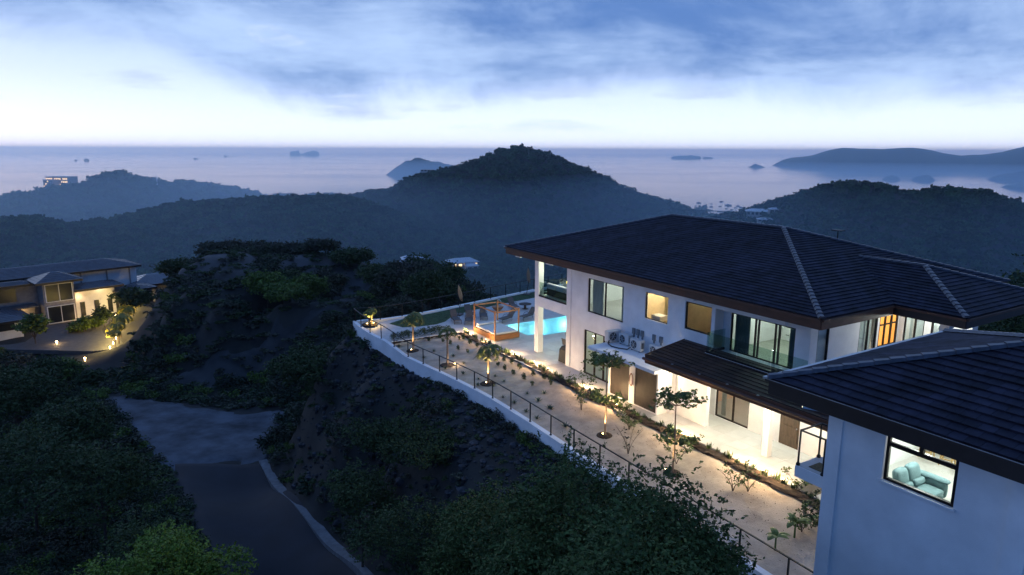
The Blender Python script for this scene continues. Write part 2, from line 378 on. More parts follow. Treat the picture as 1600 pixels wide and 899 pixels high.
# ridges: crest line as pixels + distance, fall-off in front and behind, roundness
RIDGES = [
 ([(-260,350),(-60,342),(0,337),(60,334),(110,346),(170,340),(230,322),(290,312),(350,308),(420,305),(480,303),(540,303)], 720, .24, .30, 40, 60),
 ([(-260,310),(0,303),(40,300),(75,292),(100,288),(130,282),(150,272),(175,266),(195,266),(215,271),(240,280),(290,284),(330,285),(370,293),(410,300),(470,301),(540,300),(640,312)], 1750, .30, .40, 60, 60),
 ([(470,310),(540,303),(575,293),(612,291),(640,272),(665,267),(700,260),(735,251),(760,241),(780,229),(800,229),(822,226),(845,233),(870,242),(900,254),(950,276),(990,295),(1040,311),(1080,323),(1110,330),(1140,335),(1200,345),(1300,352),(1500,362)], 1080, .42, .55, 30, 36),
 ([(1080,345),(1130,332),(1160,328),(1190,318),(1225,306),(1250,297),(1280,287),(1305,281),(1335,279),(1365,280),(1395,288),(1420,294),(1450,290),(1480,290),(1520,291),(1545,298),(1570,305),(1600,314),(1680,330),(1800,345)], 830, .34, .45, 40, 40),
 ([(1400,470),(1480,440),(1530,425),(1600,408),(1700,395),(1800,390)], 190, .30, .35, 14, 24),
]
RD = []
for pts, dist, sf, sb, rw, fade in RIDGES:
    P = np.array([pr(u, v, dist) for u, v in pts]); az = np.arctan2(P[:, 0], P[:, 1]); RD.append((az, P[:, 2]-.0078*dist, dist, sf, sb, rw, fade))
def far_h(X, Y):
    R = np.hypot(X, Y); A = np.arctan2(X, Y)
    z = np.interp(R, [0, 150, 300, 500, 1050, 1350, 2500], [-20, -30, -60, -84, -100, -113, -128])
    z = z+fbm(X/130, Y/130, 3, 4)*np.clip(R-150, 0, 400)*.03
    for az, zc, dist, sf, sb, rw, fade in RD:
        c = np.interp(A, az, zc)
        over = np.maximum(az[0]-A, 0)+np.maximum(A-az[-1], 0); c = c-over*dist*.35
        rc = dist*(1+.10*np.sin(A*7+dist)+.04*np.sin(A*19+dist))
        c = CAMZ+(c-CAMZ)*rc/dist
        d = R-rc; s = np.where(d < 0, sf, sb)
        gul = fbm(A*14+3, R/600.+dist, int(dist), 4)
        h = c-s*(1+.35*gul)*(np.sqrt(d*d+rw*rw)-rw)
        h = h+fbm(X/55, Y/55, 9, 3)*np.minimum(1, np.abs(d)/60)*dist*.012
        z = np.maximum(z, h)
    return z
PLAT = [Wd(*q, 0)[:2] for q in ((-52.3, 17.7), (-50.6, 17.45), (-47.6, 17.5), (-41.4, 18.1), (-37.2, 18.65), (-33.2, 18.95), (-25.2, 18.8), (-10.3, 18.4), (-9.5, 18.4), (-9.5, 15.9), (6, 15.9), (6, 44), (-56, 44), (-56.3, 38))]
def inpoly(X, Y, P):
    ins = np.zeros(X.shape, bool); j = len(P)-1
    for i in range(len(P)):
        xi, yi = P[i][0], P[i][1]; xj, yj = P[j][0], P[j][1]
        c = ((yi > Y) != (yj > Y)) & (X < (xj-xi)*(Y-yi)/(yj-yi+1e-12)+xi); ins ^= c; j = i
    return ins
HILLC = pr(410, 400, 113)
def pxpoly(L_): return [pz(*p)[:2] for p in L_]
ROADS = [pxpoly([(225,705,-12.5),(262,722,-12.4),(300,800,-11.3),(325,899,-10.5),(335,990,-10),(640,990,-10),(575,899,-10.5),(495,800,-11),(428,735,-12.2),(418,690,-12.8),(462,640,-13.2),(320,630,-13.4),(150,612,-13.6)]),
         pxpoly([(185,600,-13.3),(250,590,-12.3),(420,548,-10.1),(545,510,-9.4),(600,460,-9.1),(690,440,-9.6),(660,480,-9),(545,530,-9.4),(440,570,-10.6),(300,600,-12)])]
EDGE = [(-52.45, 17.35), (-50.6, 17.18), (-47.6, 17.2), (-44.5, 17.5), (-41.4, 17.82), (-37.2, 18.35), (-33.2, 18.68), (-29.3, 18.66), (-25.2, 18.5), (-21, 18.4), (-15, 18.25), (-10.3, 18.1)]
BACK = [(-51.6, 19.6), (-51.95, 22.4), (-52.7, 26.0), (-53.7, 29.9), (-54.6, 33.5), (-55.6, 37.5), (-56.2, 41)]
def edge_dist(X, Y):
    hx_ = -(X*SV[0]+Y*SV[1]); hy_ = X*TV[0]+Y*TV[1]; D = np.full(X.shape, 1e9); PL = [(-56.5, 41), *[(x-.25, y) for x, y in BACK[::-1]], *EDGE]
    for (x0, y0), (x1, y1) in zip(PL, PL[1:]):
        l2 = (x1-x0)**2+(y1-y0)**2; t_ = np.clip(((hx_-x0)*(x1-x0)+(hy_-y0)*(y1-y0))/l2, 0, 1); D = np.minimum(D, np.hypot(hx_-x0-t_*(x1-x0), hy_-y0-t_*(y1-y0)))
    return D
def hgt(X, Y):
    X = np.asarray(X, float); Y = np.asarray(Y, float); R = np.hypot(X, Y)
    n_ = near_h(X, Y); f_ = far_h(X, Y)
    w = np.clip((R-140)/100, 0, 1); w = w*w*(3-2*w)
    rd = np.zeros(X.shape)
    for P_ in ROADS: rd = np.maximum(rd, inpoly(X, Y, P_))
    n_ = n_+fbm(X/7, Y/7, 5, 4)*np.clip((R-8)/60, .12, .55)*(1-.85*rd)
    hw = np.exp(-(((X-HILLC[0])/24)**2+((Y-HILLC[1])/11)**2))
    st = 1.5; q = n_/st; fr = q-np.floor(q); step = (np.floor(q)+np.clip((fr-.35)/.3, 0, 1))*st
    n_ = n_*(1-.8*hw)+step*.8*hw
    z = n_*(1-w)+f_*w
    # the bank at the edge of the gully road stays rough, the platform stays below its slabs
    D = edge_dist(X, Y); wq = np.clip(1-D/6, 0, 1)**1.3; z = z*(1-wq)+wq*(np.interp(-(X*SV[0]+Y*SV[1]), [-47, -42], [-.86, -1.08])-.55*D-.15*fbm(X/1.5, Y/1.5, 71, 3))
    z = z+(1-rd)*fbm(X/1.7, Y/1.7, 72, 3)*.16*np.clip(1-R/160, 0, 1)
    pl = inpoly(X, Y, PLAT); z = np.where(pl, np.minimum(z, -1.5), z)
    return z
def hgt1(x, y): return float(hgt(np.array([x]), np.array([y]))[0])
NR, NA = 520, 430
R_ = np.exp(np.linspace(math.log(5), math.log(2700), NR)); A_z = np.radians(np.linspace(-82, 82, NA))
RR, AA = np.meshgrid(R_, A_z, indexing='ij'); GX = RR*np.sin(AA); GY = RR*np.cos(AA); GZ = hgt(GX, GY)
def grid_mesh(name, X, Y, Z, m, smooth_=True):
    a, b = X.shape; V = np.stack([X, Y, Z], -1).reshape(-1, 3)
    i = np.arange(a*b).reshape(a, b); q = np.stack([i[:-1, :-1], i[:-1, 1:], i[1:, 1:], i[1:, :-1]], -1).reshape(-1, 4)
    me = bpy.data.meshes.new(name); me.vertices.add(len(V)); me.vertices.foreach_set('co', V.reshape(-1).astype(np.float32))
    me.loops.add(q.size); me.loops.foreach_set('vertex_index', q.reshape(-1).astype(np.int32))
    me.polygons.add(len(q)); me.polygons.foreach_set('loop_start', np.arange(len(q), dtype=np.int32)*4)
    try: me.polygons.foreach_set('loop_total', np.full(len(q), 4, dtype=np.int32))
    except Exception: pass
    me.polygons.foreach_set('use_smooth', [smooth_]*len(q)); me.materials.append(m); me.update(calc_edges=True); return me
def earth_with_knoll(m):
    t = m.node_tree; b = t.nodes['Principled BSDF']; src = b.inputs['Base Color'].links[0].from_socket
    tcn = t.nodes.new('ShaderNodeTexCoord'); mp = t.nodes.new('ShaderNodeMapping'); mp.vector_type = 'TEXTURE'; mp.inputs[1].default_value = (HILLC[0], HILLC[1]+2, -7); mp.inputs[3].default_value = (40, 19, 30); t.links.new(tcn.outputs['Object'], mp.inputs[0])
    gr = t.nodes.new('ShaderNodeTexGradient'); gr.gradient_type = 'SPHERICAL'; t.links.new(mp.outputs[0], gr.inputs[0])
    nz = t.nodes.new('ShaderNodeTexNoise'); nz.inputs['Scale'].default_value = .25; nz.inputs['Detail'].default_value = 7; t.links.new(tcn.outputs['Object'], nz.inputs['Vector'])
    mu = t.nodes.new('ShaderNodeMath'); mu.operation = 'MULTIPLY_ADD'; t.links.new(gr.outputs['Fac'], mu.inputs[0]); mu.inputs[1].default_value = 2.2; ad = t.nodes.new('ShaderNodeMath'); ad.operation = 'ADD'; ad.use_clamp = True; t.links.new(nz.outputs[0], mu.inputs[2])
    t.links.new(mu.outputs[0], ad.inputs[0]); ad.inputs[1].default_value = -.62; mx = t.nodes.new('ShaderNodeMix'); mx.data_type = 'RGBA'; t.links.new(ad.outputs[0], mx.inputs[0]); t.links.new(src, mx.inputs[6]); mx.inputs[7].default_value = (.085, .078, .078, 1); t.links.new(mx.outputs[2], b.inputs['Base Color'])
earth_m = mat('dark_earth', (.018, .016, .015), .95, nscale=.35, col2=(.034, .032, .027), bump=1.5, bscale=3)
hill_m = mat('hill_ground', (.030, .030, .020), .95, nscale=.05, col2=(.045, .048, .026))
earth_with_knoll(earth_m)
g = link('ground', grid_mesh('ground', GX, GY, GZ, earth_m), None, (0, 0, 0), 'w'); props(g, 'dark earth hillsides falling from the villa plot to the sea', kind='structure')
# ---------------------------------------------------------------- sea
def sea_mat():
    m = bpy.data.materials.new('sea_water'); m.use_nodes = True; t = m.node_tree; b = t.nodes['Principled BSDF']
    b.inputs['Base Color'].default_value = (.05, .13, .26, 1); b.inputs['Roughness'].default_value = .1; b.inputs['Specular IOR Level'].default_value = .9; b.inputs['IOR'].default_value = 1.6; b.inputs['Specular Tint'].default_value = (.70, .90, 1.0, 1)
    tcn = t.nodes.new('ShaderNodeTexCoord'); mp = t.nodes.new('ShaderNodeMapping'); t.links.new(tcn.outputs['Object'], mp.inputs[0]); mp.inputs[3].default_value = (1, 1.6, 1)
    n = t.nodes.new('ShaderNodeTexNoise'); t.links.new(mp.outputs[0], n.inputs['Vector']); n.inputs['Scale'].default_value = .012; n.inputs['Detail'].default_value = 9; n.inputs['Roughness'].default_value = .65
    bp = t.nodes.new('ShaderNodeBump'); bp.inputs['Strength'].default_value = .10; bp.inputs['Distance'].default_value = 4
    t.links.new(n.outputs[0], bp.inputs['Height']); t.links.new(bp.outputs[0], b.inputs['Normal'])
    n2 = t.nodes.new('ShaderNodeTexNoise'); mp2 = t.nodes.new('ShaderNodeMapping'); t.links.new(tcn.outputs['Object'], mp2.inputs[0]); mp2.inputs[3].default_value = (1, 3.5, 1)
    t.links.new(mp2.outputs[0], n2.inputs['Vector']); n2.inputs['Scale'].default_value = .0006; n2.inputs['Detail'].default_value = 5
    mr = t.nodes.new('ShaderNodeMapRange'); t.links.new(n2.outputs[0], mr.inputs[0]); mr.inputs[1].default_value = .35; mr.inputs[2].default_value = .65; mr.inputs[3].default_value = .04; mr.inputs[4].default_value = .12
    t.links.new(mr.outputs[0], b.inputs['Roughness'])
    return m
SR, SA = np.r_[np.linspace(900, 4000, 12), np.linspace(5000, 29500, 16)], np.radians(np.linspace(-80, 80, 90))
RR, AA = np.meshgrid(SR, SA, indexing='ij')
g = link('sea', grid_mesh('sea', RR*np.sin(AA), RR*np.cos(AA), np.full(RR.shape, SEA), sea_mat()), None, (0, 0, 0), 'w'); props(g, 'calm pale blue sea reaching the horizon', kind='structure')
island_m = mat('island_forest', (.022, .034, .020), .9, nscale=.01, col2=(.04, .05, .03))
def island(pts, vb, label, depth=.6, name='island'):
    us = np.array([p[0] for p in pts], float); vs = np.array([p[1] for p in pts], float)
    n_ = 46; U = np.linspace(us[0], us[-1], n_); dist = math.hypot(*pz(U[n_//2], vb, SEA)[:2])
    Wm = np.linalg.norm(pr(us[-1], vb, dist)-pr(us[0], vb, dist)); m_ = 13; T_ = np.linspace(-1, 1, m_)
    X = np.zeros((n_, m_)); Y = X.copy(); Z = X.copy()
    for i, u in enumerate(U):
        v = np.interp(u, us, vs); c = pr(u, v, dist); e = pr(u, vb, dist); dirn_ = e[:2]/np.linalg.norm(e[:2])
        hh = max(0, c[2]-SEA); s = min(1, max(.12, math.sqrt(max(0, 1-((u-U.mean())/((us[-1]-us[0])/2))**2))))
        for j, t in enumerate(T_):
            r = dist+Wm*depth*.5*s*t+Wm*depth*.5; X[i, j], Y[i, j] = dirn_*r
            Z[i, j] = SEA-3+(hh+3)*max(0, 1-abs(t)**2.2)
    Z += fbm(X/Wm*9, Y/Wm*9, 4, 4)*(Z-SEA).clip(0)*.22
    o = link(name, grid_mesh(name, X, Y, Z, island_m), None, (0, 0, 0), 'w'); return props(o, label, kind='structure')
island([(452,243),(454,237),(458,235.5),(467,236),(470,241),(476,239.5),(482,237),(492,235),(498,237),(500,243)], 243, 'flat topped twin island near the horizon left of centre')
island([(116,251.5),(118,249),(122,251.5)], 251.5, 'tiny rock beside the small islet on the far left'); island([(130,251.5),(133,248),(138,248),(140,251.5)], 251.5, 'small dark islet on the far left of the sea')
island([(301,249),(305,246.5),(310,248.5),(313,249)], 249, 'low rock islet between the left islet and the twin island')
island([(349,245.5),(352,242.6),(356,245),(372,245.3),(374,245.5)], 245.5, 'pointed sea rock left of the twin island'); island([(511,248),(512.5,246),(514,248)], 248, 'tiny rock right of the twin island')
island([(603,275),(610,269),(622,260),(632,255),(645,251),(655,249.5),(670,251),(690,256),(705,260),(725,263),(740,275)], 275, 'wooded headland island half hidden by the mountain')
island([(1047,248),(1052,244.5),(1062,243.5),(1080,243),(1094,245),(1096,248)], 248, 'long low island near the horizon right of the mountain'); island([(1097,248),(1100,245.5),(1112,246),(1115,248)], 248, 'short low islet at the end of the long low island')
island([(1168,262),(1174,259.5),(1180,255.5),(1184,258),(1192,260.5),(1196,262)], 262, 'pointed rock standing left of the peninsula')
island([(1377,281.5),(1385,275.5),(1393,274),(1402,276),(1407,281.5)], 281.5, 'left small round island in the bay'); island([(1421,282.5),(1430,277),(1440,274),(1452,275),(1462,282.5)], 282.5, 'right small round island in the bay')
island([(1206,263),(1212,257),(1222,251),(1236,247),(1262,244),(1285,234),(1305,230),(1340,231.5),(1370,232.5),(1400,230.5),(1440,235),(1470,240),(1500,244),(1530,243.5),(1560,238),(1600,227),(1680,216),(1780,225),(1900,262)], 265, 'long hilly peninsula across the bay on the right', .35, 'peninsula')
island([(1538,284),(1550,277),(1568,271),(1600,268),(1660,262),(1740,284)], 284, 'near dark headland on the right edge of the bay', .4, 'headland')
island([(1558,297),(1570,291),(1590,286),(1620,283),(1700,280),(1760,297)], 297, 'lowest headland on the right edge of the bay', .4, 'headland')
# ---------------------------------------------------------------- foliage meshes
def leaf_quads(C_, size, up=.3, aspect=.5, rs=None):
    n_ = len(C_); rs = rs or np.random
    d = rs.normal(size=(n_, 3)); d[:, 2] = d[:, 2]*.6; d /= np.linalg.norm(d, axis=1)[:, None]
    t = rs.normal(size=(n_, 3)); t[:, 2] += up; s = np.cross(d, t); s /= np.linalg.norm(s, axis=1)[:, None]+1e-9
    L_ = size*(.6+.8*rs.rand(n_))[:, None]
    return np.stack([C_-d*L_*.5, C_+s*L_*aspect*.5, C_+d*L_*.5, C_-s*L_*aspect*.5], 1)
def crown_pts(lobes, n_, rs, fill=.35):
    w = np.array([l[3]*l[4]*l[5] for l in lobes])**.67; w = w/w.sum(); k = rs.choice(len(lobes), n_, p=w); Lb = np.array(lobes)[k]
    d = rs.normal(size=(n_, 3)); d /= np.linalg.norm(d, axis=1)[:, None]; r = (1-fill*rs.rand(n_)**1.5)[:, None]*(1+.07*rs.normal(size=(n_, 1)))
    return Lb[:, :3]+d*r*Lb[:, 3:6]
def clump_mesh(name, n_, size, m, seed, lob=5, flat=.7):
    rs = np.random.RandomState(seed); lobes = [(0, 0, .45, .6, .6, .5*flat)]
    for i in range(lob):
        a = rs.rand()*6.28; q = .3+.3*rs.rand(); lobes.append((q*math.cos(a), q*math.sin(a), .3+.5*rs.rand()*flat, .3+.2*rs.rand(), .3+.2*rs.rand(), .22+.2*rs.rand()))
    return quad_mesh(name, leaf_quads(crown_pts(lobes, n_, rs, .5), size, .5, .75, rs), m)
def scatter(name, pts, sc_, proto_mesh, label, zs=None):
    """points -> instances of one clump through geometry nodes; stuff nobody could count"""
    src = bpy.data.objects.new(name+'_source', proto_mesh)
    me = bpy.data.meshes.new(name+'_points'); me.vertices.add(len(pts)); me.vertices.foreach_set('co', pts.reshape(-1).astype(np.float32))
    a = me.attributes.new('sc', 'FLOAT_VECTOR', 'POINT'); s3 = np.stack([sc_, sc_, sc_ if zs is None else zs], -1); a.data.foreach_set('vector', s3.reshape(-1).astype(np.float32))
    b = me.attributes.new('rt', 'FLOAT_VECTOR', 'POINT'); r3 = np.zeros((len(pts), 3)); r3[:, 2] = np.random.rand(len(pts))*6.28; b.data.foreach_set('vector', r3.reshape(-1).astype(np.float32))
    o = bpy.data.objects.new(name, me); COL.objects.link(o); props(o, label, kind='stuff')
    ng = bpy.data.node_groups.new(name+'_nodes', 'GeometryNodeTree')
    ng.interface.new_socket('Geometry', in_out='INPUT', socket_type='NodeSocketGeometry'); ng.interface.new_socket('Geometry', in_out='OUTPUT', socket_type='NodeSocketGeometry')
    gi = ng.nodes.new('NodeGroupInput'); go = ng.nodes.new('NodeGroupOutput'); io = ng.nodes.new('GeometryNodeInstanceOnPoints'); oi = ng.nodes.new('GeometryNodeObjectInfo')
    oi.inputs['Object'].default_value = src
    for nm, k in (('sc', 'Scale'), ('rt', 'Rotation')):
        na = ng.nodes.new('GeometryNodeInputNamedAttribute'); na.data_type = 'FLOAT_VECTOR'; na.inputs['Name'].default_value = nm; ng.links.new(na.outputs['Attribute'], io.inputs[k])
    ng.links.new(gi.outputs[0], io.inputs['Points']); ng.links.new(oi.outputs['Geometry'], io.inputs['Instance']); ng.links.new(io.outputs[0], go.inputs[0])
    md = o.modifiers.new('scatter', 'NODES'); md.node_group = ng; return o
# ---------------------------------------------------------------- forest over the far hills
def polar_pts(r0_, r1_, k, smin, amin=-43, amax=43, jit=.5):
    P = []; r = r0_
    while r < r1_:
        s = max(smin, k*r); m_ = int(math.radians(amax-amin)*r/s); a = np.radians(amin)+(np.arange(m_)+np.random.rand(m_))*s/r
        rr = r+(np.random.rand(m_)-.5)*s*2*jit; P.append(np.stack([rr*np.sin(a), rr*np.cos(a), np.full(m_, s)], -1)); r += s
    return np.concatenate(P)
FP = polar_pts(165, 2300, .0092, 5); FP = FP[np.random.rand(len(FP)) < .93]
fz = hgt(FP[:, 0], FP[:, 1]); ok = fz > SEA+2; FP = FP[ok]; fz = fz[ok]
tall = 1+.5*fbm(FP[:, 0]/45, FP[:, 1]/45, 21, 2)+.25*np.random.randn(len(FP)).clip(-1, 2)
kk = np.random.randint(0, 3, len(FP))
for j in range(3):
    q = kk == j; s = FP[q, 2]*.95*(.65+.45*np.random.rand(q.sum())+.3*(np.random.rand(q.sum()) < .15))
    scatter('forest', np.stack([FP[q, 0], FP[q, 1], fz[q]-s*.22], -1), s, clump_mesh('forest_tree', 110, .42, forest_m, 40+j),
            ('dense dark forest covering the mountain and far hills', 'paler trees mixed through the far hill forest', 'taller trees breaking the far hill forest')[j], s*(.75+.25*tall[q].clip(.3, 1.6)))
# trees on the far islands are too small to tell apart
#@@SITE
# ================================================================ building helpers
def wall_x(mb, y0, y1, x0, x1, z0, z1, ops=()):        # wall running along x, with openings (xa,xb,za,zb)
    xs = sorted({x0, x1, *[v for o in ops for v in o[:2]]})
    for a, b in zip(xs, xs[1:]):
        m = (a+b)/2; cuts = sorted([o[2:] for o in ops if o[0] <= m <= o[1]]); z = z0
        for c, d in cuts:
            if c > z+1e-4: mb.box(a, b, y0, y1, z, c)
            z = d
        if z1 > z+1e-4: mb.box(a, b, y0, y1, z, z1)
    return mb
def wall_y(mb, x0, x1, y0, y1, z0, z1, ops=()):
    ys = sorted({y0, y1, *[v for o in ops for v in o[:2]]})
    for a, b in zip(ys, ys[1:]):
        m = (a+b)/2; cuts = sorted([o[2:] for o in ops if o[0] <= m <= o[1]]); z = z0
        for c, d in cuts:
            if c > z+1e-4: mb.box(x0, x1, a, b, z, c)
            z = d
        if z1 > z+1e-4: mb.box(x0, x1, a, b, z, z1)
    return mb
def window_x(par, y, x0, x1, z0, z1, mull=(), bars=(), fw_=.055, name='window', depth=.09, fm=None):
    f = MB(); w = fw_
    f.box(x0, x1, y, y+depth, z0, z0+w); f.box(x0, x1, y, y+depth, z1-w, z1)
    f.box(x0, x0+w, y, y+depth, z0+w, z1-w); f.box(x1-w, x1, y, y+depth, z0+w, z1-w)
    o = f.build(name, fm or frame_m, par)
    for m in mull: B(m-w*.6, m+w*.6, y-.004, y+depth-.01, z0+w, z1-w).build('mullion', fm or frame_m, o)
    for (a, b, zb) in bars: B(a, b, y+.004, y+depth-.02, zb-w*.8, zb+w*.8).build('mullion', fm or frame_m, o)
    xs = [x0+w]+sorted(mull)+[x1-w]
    for a, b in zip(xs, xs[1:]): B(a+.01, b-.01, y+depth*.5-.004, y+depth*.5+.004, z0+w, z1-w).build('pane', glass_m, o)
    return o
def window_y(par, x, y0, y1, z0, z1, mull=(), fw_=.055, name='window', depth=.09, pane=True):
    f = MB(); w = fw_
    f.box(x-depth, x, y0, y1, z0, z0+w); f.box(x-depth, x, y0, y1, z1-w, z1)
    f.box(x-depth, x, y0, y0+w, z0+w, z1-w); f.box(x-depth, x, y1-w, y1, z0+w, z1-w)
    o = f.build(name, frame_m, par)
    for m in mull: B(x-depth+.01, x+.004, m-w*.6, m+w*.6, z0+w, z1-w).build('mullion', frame_m, o)
    ys = [y0+w]+sorted(mull)+[y1-w]
    if pane:
        for a, b in zip(ys, ys[1:]): B(x-depth*.5-.004, x-depth*.5+.004, a+.01, b-.01, z0+w, z1-w).build('pane', glass_m, o)
    return o
def tile_face(par, e0, e1, r0_, r1_, n_, m, tw=.34, th=.045, seed=0, clip=None):
    """courses of overlapping tiles between the eave e0-e1 and the ridge r0-r1"""
    e0, e1, r0_, r1_ = [np.array(q, float) for q in (e0, e1, r0_, r1_)]
    nrm = np.cross(e1-e0, (r0_+r1_)/2-(e0+e1)/2); nrm /= np.linalg.norm(nrm)
    if nrm[2] < 0: nrm = -nrm
    ax = (e1-e0)/np.linalg.norm(e1-e0); rs = np.random.RandomState(seed)
    for k in range(n_):
        t0, t1 = k/n_, (k+1)/n_; a0, b0 = e0+(r0_-e0)*t0, e1+(r1_-e1)*t0; a1, b1 = e0+(r0_-e0)*t1, e1+(r1_-e1)*t1
        s0, s1 = (a0-e0)@ax, (b0-e0)@ax; q0, q1 = (a1-e0)@ax, (b1-e0)@ax; up = (a1-a0)-ax*((a1-a0)@ax)
        base0 = a0-ax*s0; mb = MB(); off = (k % 2)*.5*tw; lo = min(s0, q0); hi = max(s1, q1)
        i0 = int(math.floor((lo-off)/tw)); i1 = int(math.ceil((hi-off)/tw))
        for i in range(i0, i1+1):
            c0, c1 = off+i*tw+.004, off+(i+1)*tw-.004
            A0, A1 = max(c0, s0), min(c1, s1); Q0, Q1 = max(c0, q0), min(c1, q1)
            if A1-A0 < .02: continue
            if Q1-Q0 < .004: Q0 = Q1 = min(max((A0+A1)/2, q0), q1)
            lift = th+rs.rand()*.006
            p = [base0+ax*A0, base0+ax*A1, base0+up+ax*Q1, base0+up+ax*Q0]
            T_ = [p[0]+nrm*lift, p[1]+nrm*lift, p[2]+nrm*.012, p[3]+nrm*.012]; Bt = [p[0]-nrm*.004, p[1]-nrm*.004]
            mb.add([*Bt, *T_], [(0, 1, 3, 2), (2, 3, 4, 5), (0, 2, 5), (1, 4, 3)])
        if mb.V: mb.build('tile_course', m, par)
def ridge_caps(par, a, b, m, L_=.36, w=.15):
    a = np.array(a, float); b = np.array(b, float); n_ = max(1, int(np.linalg.norm(b-a)/L_)); d = (b-a)/n_
    h = np.array([d[0], d[1], 0]); s = np.array([-h[1], h[0], 0]); s /= np.linalg.norm(s)+1e-9; u = np.array([0, 0, 1.])
    for i in range(n_):
        p = a+d*i; q = p+d*1.08
        V = [p-s*w-u*.02, p-s*w*.55+u*.075, p+s*w*.55+u*.075, p+s*w-u*.02, q-s*w*.85-u*.03, q-s*w*.45+u*.045, q+s*w*.45+u*.045, q+s*w*.85-u*.03]
        MB().add(V, [(0,1,5,4),(1,2,6,5),(2,3,7,6),(3,2,1,0),(4,5,6,7)]).build('ridge_tile', m, par)
def fascia(mb, pts, z0, z1, w=.06, closed=True):       # band following the eave
    n_ = len(pts)
    for i in range(n_ if closed else n_-1):
        a = np.array((*pts[i], (z0+z1)/2)); b = np.array((*pts[(i+1) % n_], (z0+z1)/2)); mb.bar(a, b, w, z1-z0)
    return mb
def person_free(): pass
# ================================================================ VILLA
VX0, VX1, VY0, VY1, VZE = -40.9, -16.2, 24.8, 40.8, 7.08
villa = empty('villa', 'large white two storey villa with dark tiled hip roofs and lit windows', 'house', (-28, 25.5, 0))
FY = 25.5; F2 = 4.0; CE = 6.62
# --- ground floor and upper slab
B(-34.2, -17.3, 25.72, 38.5, -.05, .012).build('floor', patio_m, villa)
B(-38.15, -22.5, 25.72, 38.5, 3.32, F2).build('floor_slab', stucco, villa)
B(-22.5, -17.5, 26.4, 38.5, 3.32, F2).build('floor_slab', stucco, villa)
B(-17.5, -14.2, 31.0, 34.1, 3.32, F2).build('floor_slab', stucco, villa)
# --- upper ceiling / soffit under the roof
B(-40.6, -16.5, 25.12, 40.5, CE, CE+.10).build('soffit', ceil_in, villa)
B(-16.5, -13.7, 30.4, 37.6, CE, CE+.10).build('soffit', ceil_in, villa)
# --- front walls
w = wall_x(MB(), FY, FY+.22, -34.2, -22.5, 0, CE, [(-32.32, -29.02, F2+.02, 6.13), (-27.25, -25.5, 4.70, 6.17), (-24.28, -22.53, 4.77, 6.22), (-32.6, -29.9, 0, 2.86), (-27.6, -26.8, 0, 2.1)])
w.build('wall', stucco, villa)
w = MB().box(-38.15, -37.7, FY, FY+.42, 0, CE); w.build('column', stucco, villa)
w = MB().box(-34.42, -33.98, FY-.05, FY+.42, 0, CE-.004); w.build('column', stucco, villa)
B(-37.7, -34.42, FY, FY+.22, 3.3, F2).build('beam', stucco, villa)
B(-38.13, -37.72, 37.6, 38.0, 0, CE).build('column', stucco, villa); B(-38.13, -37.72, 31.6, 32.0, 0, CE).build('column', stucco, villa)
B(-34.2, -33.98, 25.95, 38.3, 0, 3.32).build('wall', stucco, villa)
# upper side wall of the living room towards the open terrace, with wide glass
wl = wall_y(MB(), -34.2, -33.98, 25.95, 38.3, F2, CE, [(27.2, 33.0, F2, 6.1)]); wl.build('wall', stucco, villa)
# --- recessed bedroom front behind the balcony
RY = 26.1
w = wall_x(MB(), RY, RY+.2, -22.3, -17.5, F2+.1, CE-.002, [(-21.85, -18.25, F2+.12, 6.05)]); w.build('wall', stucco, villa)
B(-22.5, -22.3, FY+.0, 26.3, 3.4, CE-.004).build('wall', stucco, villa)
B(-22.5, -18.4, FY+.002, FY+.2, 6.22, CE-.002).build('beam', stucco, villa)
# --- side walls facing us (x = const)
w = wall_y(MB(), -17.72, -17.5, 26.3, 33.0, F2+.1, CE-.006, [(26.62, 27.45, F2+.12, 6.1), (29.75, 31.2, F2+.12, 6.3), (31.35, 32.95, F2+.12, 6.2)]); w.build('wall', stucco, villa)
w = wall_x(MB(), 33.0, 33.2, -17.5, -14.25, F2, CE-.006, [(-17.25, -16.3, F2+.3, 6.2), (-16.0, -15.2, F2+.3, 6.2)]); w.build('wall', stucco, villa)
B(-14.47, -14.25, 33.2, 33.5, 0, CE).build('wall', stucco, villa); B(-14.5, -14.1, 30.6, 31.0, 0, CE).build('column', stucco, villa)
B(-34.2, -17.5, 38.3, 38.5, 0, CE).build('wall', stucco, villa)
# --- lower patio wall and ends
w = wall_x(MB(), 27.1, 27.3, -25.0, -15.2, 0, 3.32, [(-23.33, -21.18, .02, 1.9), (-19.37, -18.3, 0, 2.15)]); w.build('wall', stucco, villa)
B(-25.0, -22.5, 25.72, 27.1, 0, 3.32).build('pillar_block', stucco, villa) if False else B(-25.2, -25.0, 25.72, 27.3, 0, 3.32).build('wall', stucco, villa)
for x in (-24.85, -18.7): B(x-.16, x+.16, 25.2, 25.52, 0, 3.75).build('column', stucco, villa)
B(-25.0, -15.4, 25.52, 27.1, 3.70, 3.78).build('patio_ceiling', ceil_in, villa)
B(-25.2, -15.4, 25.3, 25.5, 3.55, 3.80).build('beam', stucco, villa)
